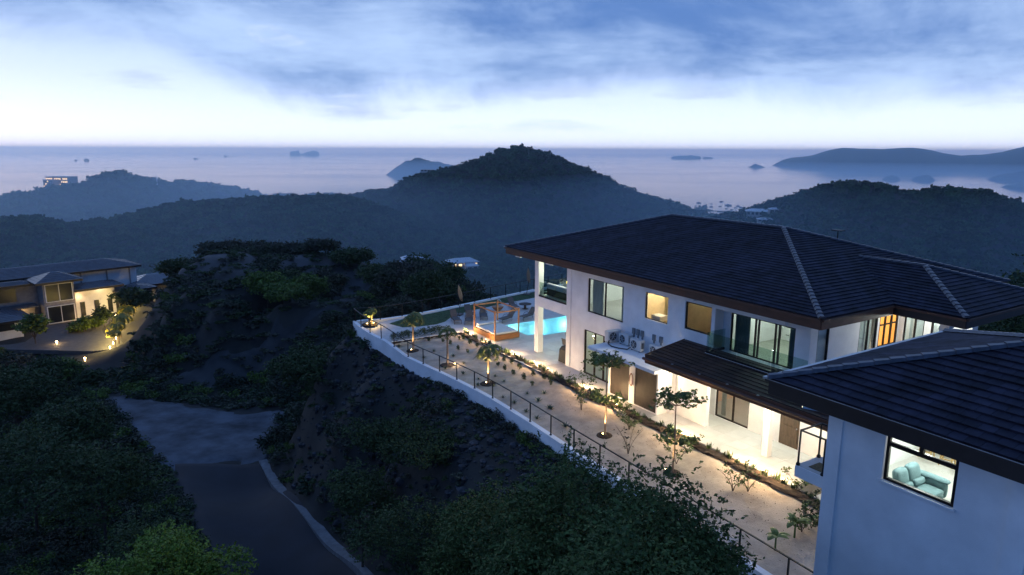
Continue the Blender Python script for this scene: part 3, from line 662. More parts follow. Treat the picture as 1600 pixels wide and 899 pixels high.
# --- windows
window_x(villa, FY+.06, -32.32, -29.02, F2+.02, 6.13, (-30.72,))
wb = window_x(villa, FY+.06, -27.25, -25.5, 4.70, 6.17, fw_=.035); wb['label'] = 'window glowing warm yellow'
window_x(villa, FY+.06, -24.28, -22.53, 4.77, 6.22)
window_x(villa, FY+.06, -32.6, -29.9, 0, 2.86, (-31.6, -30.75), name='glass_door', fw_=.08)
window_x(villa, RY+.05, -21.85, -18.25, F2+.12, 6.05, (-20.42, -20.25, -19.32, -19.12), name='sliding_door')
window_x(villa, 27.14, -23.33, -21.18, .02, 1.9, (-22.2,), name='sliding_door', fw_=.06)
window_y(villa, -17.52, 26.62, 27.45, F2+.12, 6.1); window_y(villa, -17.52, 29.75, 31.2, F2+.12, 6.3, (30.5,))
window_x(villa, 33.04, -17.25, -16.3, F2+.3, 6.2, (-16.75,)); window_x(villa, 33.04, -16.0, -15.2, F2+.3, 6.2)
window_y(villa, -34.0, 27.2, 33.0, F2, 6.1, (29.0, 31.0), name='sliding_door')
# carved timber door; lamplight is put into its panels as their own glow
door_w = mat('lit_door_timber', (.30, .12, .035), .5, var=.3, nscale=2, stretch=(6, 6, 1))
d = window_y(villa, -17.52, 31.35, 32.95, F2+.12, 6.2, (31.88, 32.42), name='entrance_door', fw_=.09, pane=False)
for i in range(3):
    y0 = 31.44+i*.49; B(-17.60, -17.57, y0+.03, y0+.42, F2+.25, 6.1).build('door_panel', emit('amber_panel_glow', (1., .42, .08), .55), d)
for zb in (4.55, 5.6): B(-17.61, -17.505, 31.44, 32.86, zb, zb+.06).build('mullion', frame_m, d)
pd = MB().box(-19.37, -18.3, 27.12, 27.18, 0, 2.15).build('entrance_door', mat('dark_timber_door', (.07, .048, .032), .6, var=.3, nscale=2, stretch=(6, 6, 1)), villa)
pd['label'] = 'dark brown panelled door under the lower roof'
for i in range(4): B(-19.27, -18.4, 27.09, 27.12, .12+i*.5, .50+i*.5).build('panel', MATS['dark_timber_door'], pd)
MB().lathe((-18.42, 27.06, 1.0), [(.03, 0), (.035, .03), (.03, .06)]).build('handle', gutter_m, pd)
# --- interior rooms
def room(x0, x1, y0, y1, z0, z1, colr=stucco_in, floorm=None, back=True):
    m = MB(); m.box(x0-.06, x0, y0, y1, z0, z1).box(x1, x1+.06, y0, y1, z0, z1)
    if back: m.box(x0, x1, y1, y1+.08, z0, z1)
    m.build('partition', colr, villa)
    if floorm: B(x0, x1, y0, y1, z0, z0+.02).build('room_floor', floorm, villa)
tan_in = mat('travertine', (.66, .53, .37), .5, var=.12, nscale=2)
room(-33.95, -28.2, 25.75, 36.5, F2, CE, floorm=patio_m)
room(-27.9, -25.0, 25.75, 28.4, F2, CE, tan_in, tan_in)
room(-24.7, -22.56, 25.75, 28.4, F2, CE, tan_in, tan_in)
room(-22.28, -17.74, 26.35, 31.0, F2+.0, CE, floorm=mat('green_grey_floor', (.34, .36, .30), .5, var=.08))
room(-33.9, -28.4, 25.75, 30.5, .015, 3.3, floorm=patio_m)
room(-24.6, -19.6, 27.35, 31.5, .015, 3.3, mat('peach_paint', (.72, .52, .40), .8, var=.02), floorm=patio_m)
room(-17.45, -14.6, 33.25, 34.0, F2, CE); B(-17.72, -17.5, 33.2, 38.3, 0, CE).build('wall', stucco, villa)
def cloth_m(name, c, fac):
    m = mat(name, c, .9, var=.15, nscale=2, stretch=(25, 25, .6)); t = m.node_tree; b = t.nodes['Principled BSDF']; o_ = [n for n in t.nodes if n.type == 'OUTPUT_MATERIAL'][0]
    tl = t.nodes.new('ShaderNodeBsdfTranslucent'); t.links.new(b.inputs['Base Color'].links[0].from_socket, tl.inputs[0]); mx = t.nodes.new('ShaderNodeMixShader'); mx.inputs[0].default_value = fac
    t.links.new(b.outputs[0], mx.inputs[1]); t.links.new(tl.outputs[0], mx.inputs[2]); t.links.new(mx.outputs[0], o_.inputs['Surface']); return m
curtain_m = cloth_m('sheer_curtain', (.55, .57, .58), .55); curtain_d = cloth_m('slate_curtain', (.08, .13, .15), .35)
def curtain(x0, x1, y, z0, z1, m):
    V = []; n_ = max(8, int((x1-x0)/.05)); 
    for i in range(n_+1):
        x = x0+(x1-x0)*i/n_; yy = y+.045*math.sin(i*1.9)+.01*math.sin(i*.7); V += [(x, yy, z0), (x, yy, z1), (x, yy+.012, z1), (x, yy+.012, z0)]
    Fs = []
    for i in range(n_):
        a, b = i*4, i*4+4; Fs += [(a, b, b+1, a+1), (a+1, b+1, b+2, a+2), (a+3, a+2, b+2, b+3)]
    return MB().add(V, Fs).build('curtain', m, villa, smooth_=True)
curtain(-32.2, -31.2, FY+.3, F2+.03, 6.2, curtain_m); curtain(-29.5, -29.1, FY+.3, F2+.03, 6.2, curtain_m)
curtain(-21.8, -20.95, RY+.32, F2+.1, 6.1, curtain_d); curtain(-18.75, -18.3, RY+.32, F2+.1, 6.1, curtain_d)
curtain(-23.25, -22.95, 27.5, .03, 2.1, curtain_m)
# fittings of the two bathrooms
B(-27.05, -26.75, 28.34, 28.39, 5.35, 5.75).build('wall_niche', mat('niche_shadow', (.35, .25, .15), .8), villa); B(-26.3, -25.95, 28.30, 28.38, 5.1, 6.1).build('towel', cushion_m, villa)
MB().tube([(-26.42, 27.6, F2+.02), (-26.42, 27.6, 6.1)], .014).build('shower_frame', gutter_m, villa); B(-27.85, -26.43, 27.592, 27.604, F2+.03, 6.1).build('shower_glass', glass_m, villa)
B(-27.2, -26.5, 25.95, 26.5, 4.6, 4.85).build('wash_basin', cushion_m, villa); MB().tube([(-27.1, 25.85, 4.78), (-26.9, 25.85, 4.92), (-26.8, 25.9, 4.8)], .02).build('tap', gutter_m, villa)
B(-23.75, -23.35, 28.34, 28.39, 5.3, 5.7).build('wall_niche', MATS['niche_shadow'], villa); B(-22.95, -22.75, 28.25, 28.38, 4.9, 6.0).build('towel', cushion_m, villa)
MB().lathe((-24.1, 28.3, 5.0), [(.05, 0), (.1, .02), (.05, .12)], 8).build('shower_head', gutter_m, villa)
# chest of drawers filling the bedroom's back wall
dr = empty('drawer_cabinet', 'white fitted cabinet with rows of dark handles seen through the balcony doors', 'cabinet', (-20.6, 30.4, F2))
B(-22.1, -19.2, 30.42, 30.95, F2+.02, 6.3).build('body', stucco_in, dr)
for i in range(4):
    for j in range(5):
        x = -22.05+i*.71; z = F2+.12+j*.42; fr = B(x, x+.68, 30.39, 30.415, z, z+.39).build('drawer', stucco_in, dr)
        B(x+.25, x+.43, 30.365, 30.388, z+.19, z+.215).build('handle', frame_m, fr)
# --- roof
roof = MB().add([(VX0+.05, VY0+.05, VZE-.05), (VX1-.05, VY0+.05, VZE-.05), (VX1-.05, VY1-.05, VZE-.05), (VX0+.05, VY1-.05, VZE-.05), (-32.85, 32.8, 9.50), (-24.25, 32.8, 9.50)],
    [(0, 1, 5, 4), (1, 2, 5), (2, 3, 4, 5), (3, 0, 4), (3, 2, 1, 0)]).build('roof', tile_roof, villa)
RZ = 9.56; Ra, Rb = (-32.85, 32.8, RZ), (-24.25, 32.8, RZ); e = VZE
tile_face(roof, (VX0, VY0, e), (VX1, VY0, e), Ra, Rb, 32, tile_roof, seed=1)
tile_face(roof, (VX1, VY0, e), (VX1, VY1, e), Rb, Rb, 32, tile_roof, seed=2)
tile_face(roof, (VX1, VY1, e), (VX0, VY1, e), Rb, Ra, 27, tile_roof, seed=3, tw=.7)
tile_face(roof, (VX0, VY1, e), (VX0, VY0, e), Ra, Ra, 27, tile_roof, seed=4, tw=.7)
hipm = mat('ridge_cap', (.04, .04, .055), .35, var=.4, nscale=3)
for a, b in (((VX0, VY0, e), Ra), ((VX1, VY0, e), Rb), ((VX1, VY1, e), Rb), ((VX0, VY1, e), Ra)): ridge_caps(roof, (a[0], a[1], a[2]+.04), (b[0], b[1], b[2]+.04), hipm)
ridge_caps(roof, (Ra[0], Ra[1], RZ+.04), (Rb[0], Rb[1], RZ+.04), hipm)
# wing roof to the right
wx1, wy0, wy1, wzr = -13.2, 30.0, 38.0, 8.34
wr_a, wr_b = (-20.6, 34, wzr), (-17.1, 34, wzr)
wing = MB().add([(-16.4, wy0+.05, e-.05), (wx1-.05, wy0+.05, e-.05), (wx1-.05, wy1-.05, e-.05), (-16.4, wy1-.05, e-.05), (-20.4, 34, wzr-.06), (-17.15, 34, wzr-.06)],
    [(0, 1, 5, 4), (1, 2, 5), (2, 3, 4, 5), (3, 2, 1, 0)]).build('wing_roof', tile_roof, villa)
tile_face(wing, (-16.25, wy0, e), (wx1, wy0, e), wr_a, wr_b, 15, tile_roof, seed=5)
tile_face(wing, (wx1, wy0, e), (wx1, wy1, e), wr_b, wr_b, 15, tile_roof, seed=6)
tile_face(wing, (wx1, wy1, e), (-16.25, wy1, e), wr_b, wr_a, 13, tile_roof, seed=7, tw=.7)
for a, b in (((wx1, wy0, e), wr_b), ((wx1, wy1, e), wr_b), (wr_b, wr_a)): ridge_caps(wing, (a[0], a[1], a[2]+.04), (b[0], b[1], b[2]+.04), hipm)
f = fascia(MB(), [(VX0+.04, VY1-.04), (VX0+.04, VY0+.04), (VX1-.04, VY0+.04), (VX1-.04, wy0+.04)], 6.60, 7.06, closed=False)
f.build('fascia', fascia_m, villa)
f = fascia(MB(), [(VX1-.01, wy0+.04), (wx1-.04, wy0+.04), (wx1-.04, wy1-.04), (VX1-.1, wy1-.04), (VX1-.1, VY1-.04), (VX0+.04, VY1-.1)], 6.62, 7.055, closed=False); f.build('fascia', fascia_d, villa)
gu = MB()
for a, b in (((VX0, VY0-.05), (VX1, VY0-.05)), ((VX1+.05, VY0), (VX1+.05, wy0-.06)), ((VX1+.1, wy0-.05), (wx1, wy0-.05)), ((wx1+.05, wy0), (wx1+.05, wy1))): gu.bar((*a, 7.0), (*b, 7.0), .10, .10)
gu.build('gutter', fascia_m, villa)
for q in ((VX0-.02, VY0-.02), (wx1+.02, wy1)): B(q[0]-.10, q[0]+.18, q[1]-.08, q[1]+.16, 7.045, 7.10).build('flashing', gutter_m, villa)
for x in (-39.6, -35.9, -23.55): B(x-.28, x+.28, 25.0, 25.42, 6.47, 6.60).build('bracket', stucco, villa)
# --- lower pitched roof over the patio
LX0, LX1 = -24.1, -14.1
lw = MB().slabs([(LX0, 22.85, 3.80), (LX1, 22.85, 3.80), (LX1, 25.49, 4.20), (LX0, 25.49, 4.20)], [(LX0, 22.85, 3.70), (LX1, 22.85, 3.70), (LX1, 25.49, 4.08), (LX0, 25.49, 4.08)]).build('patio_roof', fascia_d, villa)
tile_face(lw, (LX0, 22.8, 3.82), (LX1, 22.8, 3.82), (LX0, 25.48, 4.22), (LX1, 25.48, 4.22), 9, tile_brown, seed=8)
B(LX0-.05, LX1, 22.74, 22.80, 3.42, 3.83).build('fascia', fascia_m, villa)
MB().bar((LX0-.09, 22.8, 3.70), (LX0-.09, 25.49, 4.10), .05, .30).build('fascia', fascia_m, villa)
B(LX0+.02, LX1, 22.82, 25.3, 3.55, 3.60).build('patio_ceiling', ceil_in, villa)
MB().tube([(LX0-.1, 22.66, 3.66), (LX1, 22.66, 3.66)], .07, 8).build('gutter', fascia_m, villa)
for x in (-22.3, -20.6, -19.0, -17.4): B(x-.05, x+.05, 22.70, 22.80, 3.84, 3.86).build('gutter_clip', gutter_m, villa)
# --- balcony over the patio
bal = B(-22.15, -16.6, 24.75, 26.08, 4.00, 4.15).build('balcony', stucco, villa)
B(-22.1, -16.65, 24.76, 24.84, 4.152, 4.26).build('glass_channel', rail_m, bal)
B(-22.1, -22.02, 24.84, 26.0, 4.152, 4.26).build('glass_channel', rail_m, bal)
for x0, x1 in ((-22.1, -20.3), (-20.26, -18.45), (-18.41, -16.65)): B(x0, x1, 24.79, 24.81, 4.26, 5.2).build('glass_panel', railglass, bal)
B(-22.07, -22.05, 24.84, 26.0, 4.26, 5.2).build('glass_panel', railglass, bal)
# --- upper open terrace: glass balustrade
te = B(-37.7, -34.42, FY+.02, FY+.10, F2+.001, F2+.10).build('glass_channel', rail_m, villa)
for x0, x1 in ((-37.65, -36.6), (-36.57, -35.5), (-35.47, -34.44)): B(x0, x1, FY+.05, FY+.07, F2+.10, 5.0).build('glass_panel', railglass, te)
B(-38.1, -38.02, 25.95, 31.6, F2+.001, F2+.1).build('glass_channel', rail_m, villa); B(-38.07, -38.05, 25.95, 31.6, F2+.1, 5.0).build('glass_panel', railglass, villa)
B(-34.6, -34.3, 27.0, 38, F2, F2+.004).build('threshold', frame_m, villa)
# --- sconces on the patio columns
for x in (-24.85, -18.7):
    sc_o = MB().lathe((x, 25.11, 1.78), [(.05, 0), (.055, .02), (.055, .30), (.05, .32)], 10).build('wall_lamp', emit('lamp_glow', (1., .80, .52), 14), villa)
    point_light('lamp_light', (x, 24.98, 1.95), 75, (1, .80, .55), .06, villa)
RLG = 2.7
def downlight(x, y, z, p, col, r=.08, disc=True, par=None):
    if disc: MB().lathe((x, y, z-.012), [(.07, 0), (.075, .012)], 10).build('ceiling_light', emit('downlight_glow', (1, .95, .85), 8), par or villa)
    point_light('room_light', (x, y, z-.16), p*RLG, col, r, par or villa)
PATIO_C = (.92, 1.0, .86)
for x in (-23.9, -21.6, -19.4, -17.0): downlight(x, 26.3, 3.70, 95, PATIO_C)
for x in (-22.9, -20.2, -17.6): downlight(x, 24.2, 3.55, 30, (1, .93, .78))
for x in (-37.0, -35.2): 
    for y in (27.2, 30.5): downlight(x, y, CE, 55, (.88, 1, .78))
for x in (-37.2, -35.4): downlight(x, 28.0, 3.32, 55, (.85, 1, .72))
for x, y in ((-31, 28), (-31, 32), (-29.5, 35)): downlight(x, y, CE, 75, (.92, 1, .90))
downlight(-26.4, 27.0, CE, 120, (1, .80, .50)); downlight(-23.6, 27.4, CE, 7, (1, .85, .5))
for x in (-21, -19): downlight(x, 28.4, CE, 42, (.88, 1, .92))
downlight(-31.6, 28, 3.3, 40, (.9, 1, .8)); downlight(-22.2, 29.2, 3.3, 75, (1, .80, .62))
downlight(-16, 33.65, CE, 40, (.9, 1, .95)); downlight(-15.6, 31.6, CE, 60, (.95, 1, .92)); downlight(-18.6, 33.4, CE, 50, (1, .9, .7))
point_light('amber_room_light', (-18.1, 29.6, 6.0), 40, (.92, 1, .95), .1, villa)
# satellite dish on the roof
sdp = pr(1338, 392, 1)  # direction only
ant = empty('satellite_dish', 'small flat satellite dish on a pole behind the roof ridge', 'dish', (-22.4, 35.0, 8.6))
MB().tube([(-22.4, 35.0, 8.5), (-22.4, 35.0, 9.45)], .03).build('pole', rail_m, ant)
B(-22.7, -22.1, 34.8, 35.2, 9.45, 9.50).build('panel', rail_m, ant)
# ================================================================ service block with air conditioners
svc = empty('service_block', 'flat roofed white utility block with dark slatted doors', 'shed', (-27, 24.5, 0))
w = wall_x(MB(), 24.5, 24.62, -28.95, -24.95, 0, 2.78, [(-28.8, -27.2, .05, 2.5), (-26.75, -25.05, .05, 2.5)]); w.build('wall', stucco, svc)
B(-25.09, -24.95, 24.62, 25.7, 0, 2.78).build('wall', stucco, svc); B(-28.95, -28.8, 24.62, 25.48, 0, 2.78).build('wall', stucco, svc)
B(-29.3, -23.9, 23.2, 25.49, 2.78, 2.95).build('roof_slab', stucco, svc)
for x0, x1 in ((-28.8, -27.2), (-26.75, -25.05)):
    dd = B(x0, x1, 24.56, 24.60, .05, 2.5).build('slatted_door', frame_m, svc); n_ = 14
    for i in range(n_):
        a = x0+(x1-x0)*i/n_; B(a+.008, a+(x1-x0)/n_-.008, 24.525, 24.556, .07, 2.48).build('slat', mat('door_slat', (.030, .022, .019), .6, var=.2), dd)
acu = empty('air_conditioner', 'air conditioner condenser nearest the villa glass door on the flat white roof', 'air conditioner', (0, 0, 0), 'air conditioners on the flat roof')
def ac_parts(r):
    B(-.40, .40, 0, .32, .06, .62).build('housing', ac_m, r)
    MB().lathe((0, 0, 0), [(.0, 0), (.22, 0), (.22, .015), (.0, .015)], 18)
    g_ = MB(); 
    for k in range(20):
        a = 2*math.pi*k/20; b = 2*math.pi*(k+1)/20
        g_.add([(-.10, -.012, .34), (-.10+.22*math.cos(a), -.012, .34+.22*math.sin(a)), (-.10+.22*math.cos(b), -.012, .34+.22*math.sin(b))], [(0, 2, 1)])
    g_.build('fan_grille', ac_dark, r)
    for k in range(6):
        a = math.pi*k/3; MB().bar((-.10, -.02, .34), (-.10+.2*math.cos(a), -.02, .34+.2*math.sin(a)), .05, .008).build('fan_blade', ac_m, r)
    for x in (-.3, .3): B(x-.04, x+.04, .02, .30, 0, .06).build('foot', ac_dark, r)
    B(.401, .44, .08, .2, .2, .5).build('valve_cover', ac_dark, r)
ac_parts(acu)
labs = ['air conditioner condenser right of the boxy tilted unit, behind the black hose', 'middle air conditioner condenser with its fan facing the garden', 'air conditioner condenser beside the brown tiled roof', 'air conditioner turned sideways with its dark coil facing right']
for i, (x, y, rz, s) in enumerate([(-28.35, 25.0, 0, 1.0), (-27.1, 24.75, 0, 1.05), (-25.75, 24.9, 0, 1.0), (-29.0, 24.9, 1.45, 1.1)]):
    o = acu if i == 0 else copy_tree(acu); place(o, x, y, 2.95, rz, s); o['label'] = labs[i]
hp = MB().tube([(-29.1, 24.6, 3.15), (-28.9, 24.35, 2.99), (-28.4, 24.2, 2.98), (-27.9, 24.3, 2.98), (-27.5, 24.55, 2.98), (-27.4, 24.7, 3.1)], .035)
hp.build('hose', rail_m, base=(-28.5, 24.4, 2.95), label='thick black hose curving across the flat white roof', cat='hose')
for i, x in enumerate((-28.03, -27.68, -27.33, -26.4, -25.87)):
    m_ = empty('electric_meter_box', ['first grey meter box on the wall counted from the pool end', 'second grey meter box from the pool end', 'third grey meter box, last of the group of three', 'fourth grey meter box, alone above the right air conditioner', 'grey meter box nearest the brown tiled roof'][i], 'meter box', (x, FY, 3.6), 'meter boxes above the air conditioners')
    B(x-.10, x+.10, FY-.09, FY-.002, 3.62, 3.95).build('box', mat('grey_box', (.16, .18, .20), .6), m_); B(x-.05, x+.05, FY-.05, FY-.002, 3.30, 3.62).build('conduit', mat('grey_box', (.16, .18, .20), .6), m_)
hr = MB()
for k in range(5): hr.tube([(-26.97+.14*math.cos(t)+.015*k, 24.44-.012*k, 1.42+.34*math.sin(t)) for t in np.linspace(0, 6.28, 15)], .022, 5, False)
hr.build('garden_hose', mat('red_hose', (.14, .02, .02), .5), base=(-26.97, 24.45, 1.2), label='dark red garden hose coiled on the white pillar', cat='hose')
# ================================================================ NEAR HOUSE
NY = 16.6; nh = empty('near_house', 'white house in front with dark tiled roof and a sofa seen through its window', 'house', (-6, 20, 2))
w = wall_x(MB(), NY, NY+.22, -10.27, 3.5, -3.5, 7.15, [(-8.78, -7.05, 5.62, 6.96)]); w.build('wall', stucco, nh)
wall_y(MB(), -10.27, -10.05, NY+.22, 24.6, -3.5, 7.15).build('wall', stucco, nh)
B(-10.33, -9.93, NY-.05, NY-.001, -3.5, 7.15).build('pilaster', stucco, nh); B(-5.95, -5.5, NY-.07, NY-.001, -3.5, 7.15).build('pilaster', stucco, nh)
B(-10.05, 3.4, 24.4, 24.6, -3.5, 7.15).build('wall', stucco, nh)
wn = window_x(nh, NY+.05, -8.76, -7.07, 5.64, 6.94, (), ((-8.7, -7.13, 6.62),), fw_=.07)
B(-7.97, -7.87, NY+.04, NY+.12, 6.66, 6.88).build('mullion', frame_m, wn)
B(-8.86, -7.0, NY-.06, NY+.05, 5.585, 5.64).build('sill', stucco, wn)
NF = 4.78
nf = B(-10.05, 3.4, NY+.22, 24.4, NF-.2, NF).build('floor', patio_m, nh)
B(-10.05, 3.4, NY+.22, 24.4, 7.15, 7.25).build('ceiling', ceil_in, nh)
B(-10.04, -4.2, 22.6, 22.7, NF, 7.15).build('partition', stucco_in, nh); B(-4.3, -4.2, NY+.22, 22.6, NF, 7.15).build('partition', stucco_in, nh)
for x, y in ((-8.6, 18.2), (-7.0, 19.6), (-8.2, 21.2)): downlight(x, y, 7.15, 75, (.95, 1.0, .95), par=nh)
# roof
nx0, ny0, nze = -11.8, 15.8, 7.60; ny1 = 25.5; ap = (nx0+4.85, 20.65, nze+1.58); nx1 = 5.0; ap2 = (nx1, 20.65, ap[2])
nr = MB().add([(nx0+.05, ny0+.05, nze-.06), (nx1, ny0+.05, nze-.06), (nx1, ny1-.05, nze-.06), (nx0+.05, ny1-.05, nze-.06), (ap[0], ap[1], ap[2]-.06), (nx1, ap[1], ap[2]-.06)],
    [(0, 1, 5, 4), (2, 3, 4, 5), (3, 0, 4), (3, 2, 1, 0)]).build('roof', tile_roof, nh)
tile_face(nr, (nx0, ny0, nze), (nx1, ny0, nze), ap, ap2, 17, tile_roof, seed=11, th=.055)
tile_face(nr, (nx0, ny1, nze), (nx0, ny0, nze), ap, ap, 15, tile_roof, seed=12, th=.04)
tile_face(nr, (nx1, ny1, nze), (nx0, ny1, nze), ap2, ap, 15, tile_roof, seed=13, tw=.7)
for a, b in (((nx0, ny0, nze), ap), ((nx0, ny1, nze), ap)): ridge_caps(nr, (a[0], a[1], a[2]+.05), (b[0], b[1], b[2]+.05), mat('near_ridge_cap', (.05, .05, .065), .4, var=.4), .38, .17)
ridge_caps(nr, (ap[0], ap[1], ap[2]+.05), (ap2[0], ap2[1], ap2[2]+.05), MATS['near_ridge_cap'], .38, .17)
fascia(MB(), [(nx0+.04, ny1-.04), (nx0+.04, ny0+.04), (nx1, ny0+.04)], 7.16, nze-.02, closed=False).build('fascia', fascia_d, nh)
B(nx0+.1, nx1, ny0+.1, NY-.08, 7.17, 7.21).build('soffit', fascia_d, nh); B(nx0+.1, -10.3, NY-.08, 24.6, 7.17, 7.21).build('soffit', fascia_d, nh)
MB().bar((nx0-.03, ny0-.04, nze-.03), (nx1, ny0-.04, nze-.03), .09, .07).build('gutter', fascia_d, nh)
MB().bar((nx0-.03, ny0-.088, nze+.012), (nx1, ny0-.088, nze+.012), .014, .014).build('gutter_lip', gutter_m, nh)
MB().bar((nx0-.06, ny0-.05, nze+.0), (nx0-.06, ny1, nze+.0), .14, .07).build('gutter', gutter_m, nh)
MB().bar((-10.75, 15.95, 7.12), (-10.2, 16.5, 7.02), .12, .14).build('downpipe', gutter_m, nh)
# balcony
nb = B(-11.25, -10.27, NY+.003, 17.75, 4.66, 5.0).build('balcony', stucco, nh); nb['label'] = 'small white side balcony with black railing'
B(-11.22, -10.3, NY+.04, 17.7, 5.0, 5.012).build('balcony_floor', patio_m, nb)
for x, y in ((-11.2, NY+.06), (-11.2, 17.62), (-10.42, NY+.06)):
    MB().tube([(x, y, 5.01), (x, y, 6.06)], .028).build('post', rail_m, nb); MB().lathe((x, y, 5.01), [(.06, 0), (.06, .05), (.03, .09)], 8).build('post_foot', rail_m, nb)
rl = MB()
for a, b in (((-11.2, NY+.06), (-11.2, 17.62)), ((-11.2, NY+.06), (-10.3, NY+.06)), ((-11.2, 17.62), (-10.3, 17.62))): rl.bar((*a, 6.07), (*b, 6.07), .05, .035)
rl.build('handrail', rail_m, nb)
B(-10.95, -10.4, 16.8, 17.3, 5.013, 5.03).build('doormat', mat('coir_mat', (.14, .11, .06), .95, var=.3, nscale=20), base=(-10.7, 17, 5.01), label='brown doormat on the small side balcony', cat='doormat')
# sofa
sofa_m = mat('teal_fabric', (.15, .24, .255), .8, var=.10, nscale=5, bump=.35, bscale=30)
sf = empty('sofa', 'pale teal two seat sofa behind the front window of the near house', 'sofa', (0, 0, 0))
def sofa_parts(r):                       # seat faces -y, width 1.6 along x
    B(-.62, .62, -.42, .40, .10, .26).build('base', sofa_m, r)
    for x in (-.61, .01): MB().cushion(x, x+.60, -.47, .22, .26, .44, .05).build('seat_cushion', sofa_m, r, smooth_=False)
    for x in (-.61, .01):
        V = MB().cushion(x, x+.60, .13, .40, .42, .98, .07); V.V = [(a, b+(c-.42)*.25, c) for a, b, c in V.V]; V.build('back_cushion', sofa_m, r)
        V = MB().cushion(x+.03, x+.57, .02, .20, .42, .64, .06); V.V = [(a, b+(c-.42)*.2, c) for a, b, c in V.V]; V.build('lumbar_cushion', sofa_m, r)
    for x in (-.84, .62): MB().cushion(x, x+.22, -.46, .40, .10, .62, .07).build('armrest', sofa_m, r); MB().cushion(x-.03, x+.25, -.50, .42, .55, .70, .06).build('arm_pad', sofa_m, r)
    for x in (-.7, .7):
        for y in (-.38, .32): MB().tube([(x, y, 0), (x, y, .10)], .02).build('leg', gutter_m, r)
sofa_parts(sf)
for c_ in sf.children:
    if c_.name.startswith(('seat_c', 'back_c', 'lumbar', 'arm')):
        md = c_.modifiers.new('soft', 'SUBSURF'); md.levels = 2; md.render_levels = 2; c_.data.polygons.foreach_set('use_smooth', [True]*len(c_.data.polygons))
place(sf, -8.45, 17.8, NF, math.radians(90), .92)
stool_m = mat('stool_wood', (.48, .30, .11), .5, var=.15)
bs = empty('bar_stool', 'pale wooden bar stool at the left end of the row behind the teal sofa', 'stool', (0, 0, 0), 'bar stools behind the sofa')
MB().lathe((0, 0, .68), [(.18, 0), (.19, .02), (.17, .05)], 12).build('seat', mat('stool_seat', (.7, .68, .62), .7), bs)
for a in range(4):
    c, s_ = math.cos(a*math.pi/2+.78), math.sin(a*math.pi/2+.78); MB().bar((c*.15, s_*.15, .68), (c*.24, s_*.24, 0), .035, .035).build('leg', stool_m, bs)
fr_ = MB()
for a in range(4):
    c, s_, c2, s2 = math.cos(a*1.5708+.78), math.sin(a*1.5708+.78), math.cos(a*1.5708+2.35), math.sin(a*1.5708+2.35); fr_.bar((c*.215, s_*.215, .22), (c2*.215, s2*.215, .22), .025, .03)
fr_.build('footrest', stool_m, bs)
for i in range(4):
    o = bs if i == 0 else copy_tree(bs); place(o, -10.0+i*.62+.2, 20.9-i*.05, NF, .2); o['label'] = 'pale wooden bar stool, %s from the left behind the teal sofa' % ('first', 'second', 'third', 'fourth')[i]
ct = empty('kitchen_counter', 'white kitchen counter behind the bar stools in the near house', 'counter', (-9, 21.6, NF))
B(-9.9, -6.8, 21.4, 22.0, NF, NF+.92).build('body', stucco_in, ct); B(-9.95, -6.75, 21.25, 22.05, NF+.92, NF+.97).build('top', stucco_in, ct)
B(-8.2, -6.6, 17.0, 18.2, NF+.002, NF+.014).build('rug', mat('grey_rug', (.30, .30, .29), .95, var=.3, nscale=14), base=(-7.4, 17.6, NF), label='mottled grey rug beside the teal sofa', cat='rug')
for o in COL.objects:      # the near house plot lies a little lower
    if o.parent is None and (o.get('label', '').find('near house') >= 0 or o.name.startswith(('bar_stool', 'sofa', 'kitchen_counter', 'rug', 'doormat', 'near_house'))): o.location.z -= .137
#@@GARDEN
# ================================================================ terrace, pool, garden
def gz(x, y):                                   # garden level: falls slightly to the retaining wall
    return -.12-.30*min(1, max(0, (23.3-y)/5.0))
PXS = (-45.35, -41.6, 27.35, 34.6)               # pool
# pool deck with the pool cut out
dk = MB(); px0, px1, py0, py1 = PXS; Z0, Z1 = -1.55, 0.0
def L_at(y):                                     # left border of the deck at y
    P = [(-50.9, 18.4)]+BACK; return float(np.interp(y, [p[1] for p in P], [p[0] for p in P]))
for a, b in zip(np.linspace(18.4, 41, 24), np.linspace(18.4, 41, 24)[1:]):
    for (y0, y1) in ([(a, b)] if not (a < py0 < b or a < py1 < b) else [(a, py0 if a < py0 < b else py1), (py0 if a < py0 < b else py1, b)]):
        xa = -45.45 if y1 <= 23.85 else (-37.9 if False else None)
        x_end = -45.42 if y1 <= 23.82 else -34.2
        hole = (y0 >= py0-1e-6 and y1 <= py1+1e-6)
        segs = [(None, px0), (px1 if y0 >= 31.2 else -40.35, x_end)] if hole else [(None, x_end)]
        if hole and y0 < 31.2 < y1: segs = [(None, px0), (-40.35, x_end)]
        for s0, s1 in segs:
            P = [(L_at(y0) if s0 is None else s0, y0), (s1, y0), (s1, y1), (L_at(y1) if s0 is None else s0, y1)]
            dk.prism(P, Z0, Z1)
dk.prism([(-52.2, 17.5), (-50.6, 17.4), (-47.6, 17.42), (-45.42, 17.6), (-45.42, 18.4), (-51.4, 18.4)], Z0, Z1-.001)
dk.build('pool_deck', deck_m, base=(-45, 25, 0), kind='structure', label='pale stone deck around the pool')
B(-45.42, -34.2, 23.82, 24.8, Z0, -.0015).build('pool_deck', deck_m, base=(-40, 24, 0), kind='structure', label='pale stone deck strip beside the mulch bed')
tm = MB(); 
B(-34.2, -10.1, 23.84, 25.6, -1.5, .006).build('patio', patio_m, base=(-22, 24.5, 0), kind='structure', label='light tiled patio along the villa front')
B(-25.0, -10.1, 25.6, 27.1, -1.5, .008).build('patio', patio_m, base=(-20, 26.5, 0), kind='structure', label='light tiled patio below the lower roof')
B(-15.2, -10.1, 27.1, 44, -1.5, .002).build('patio', patio_m, base=(-12, 35, 0), kind='structure', label='paved yard between the two houses')
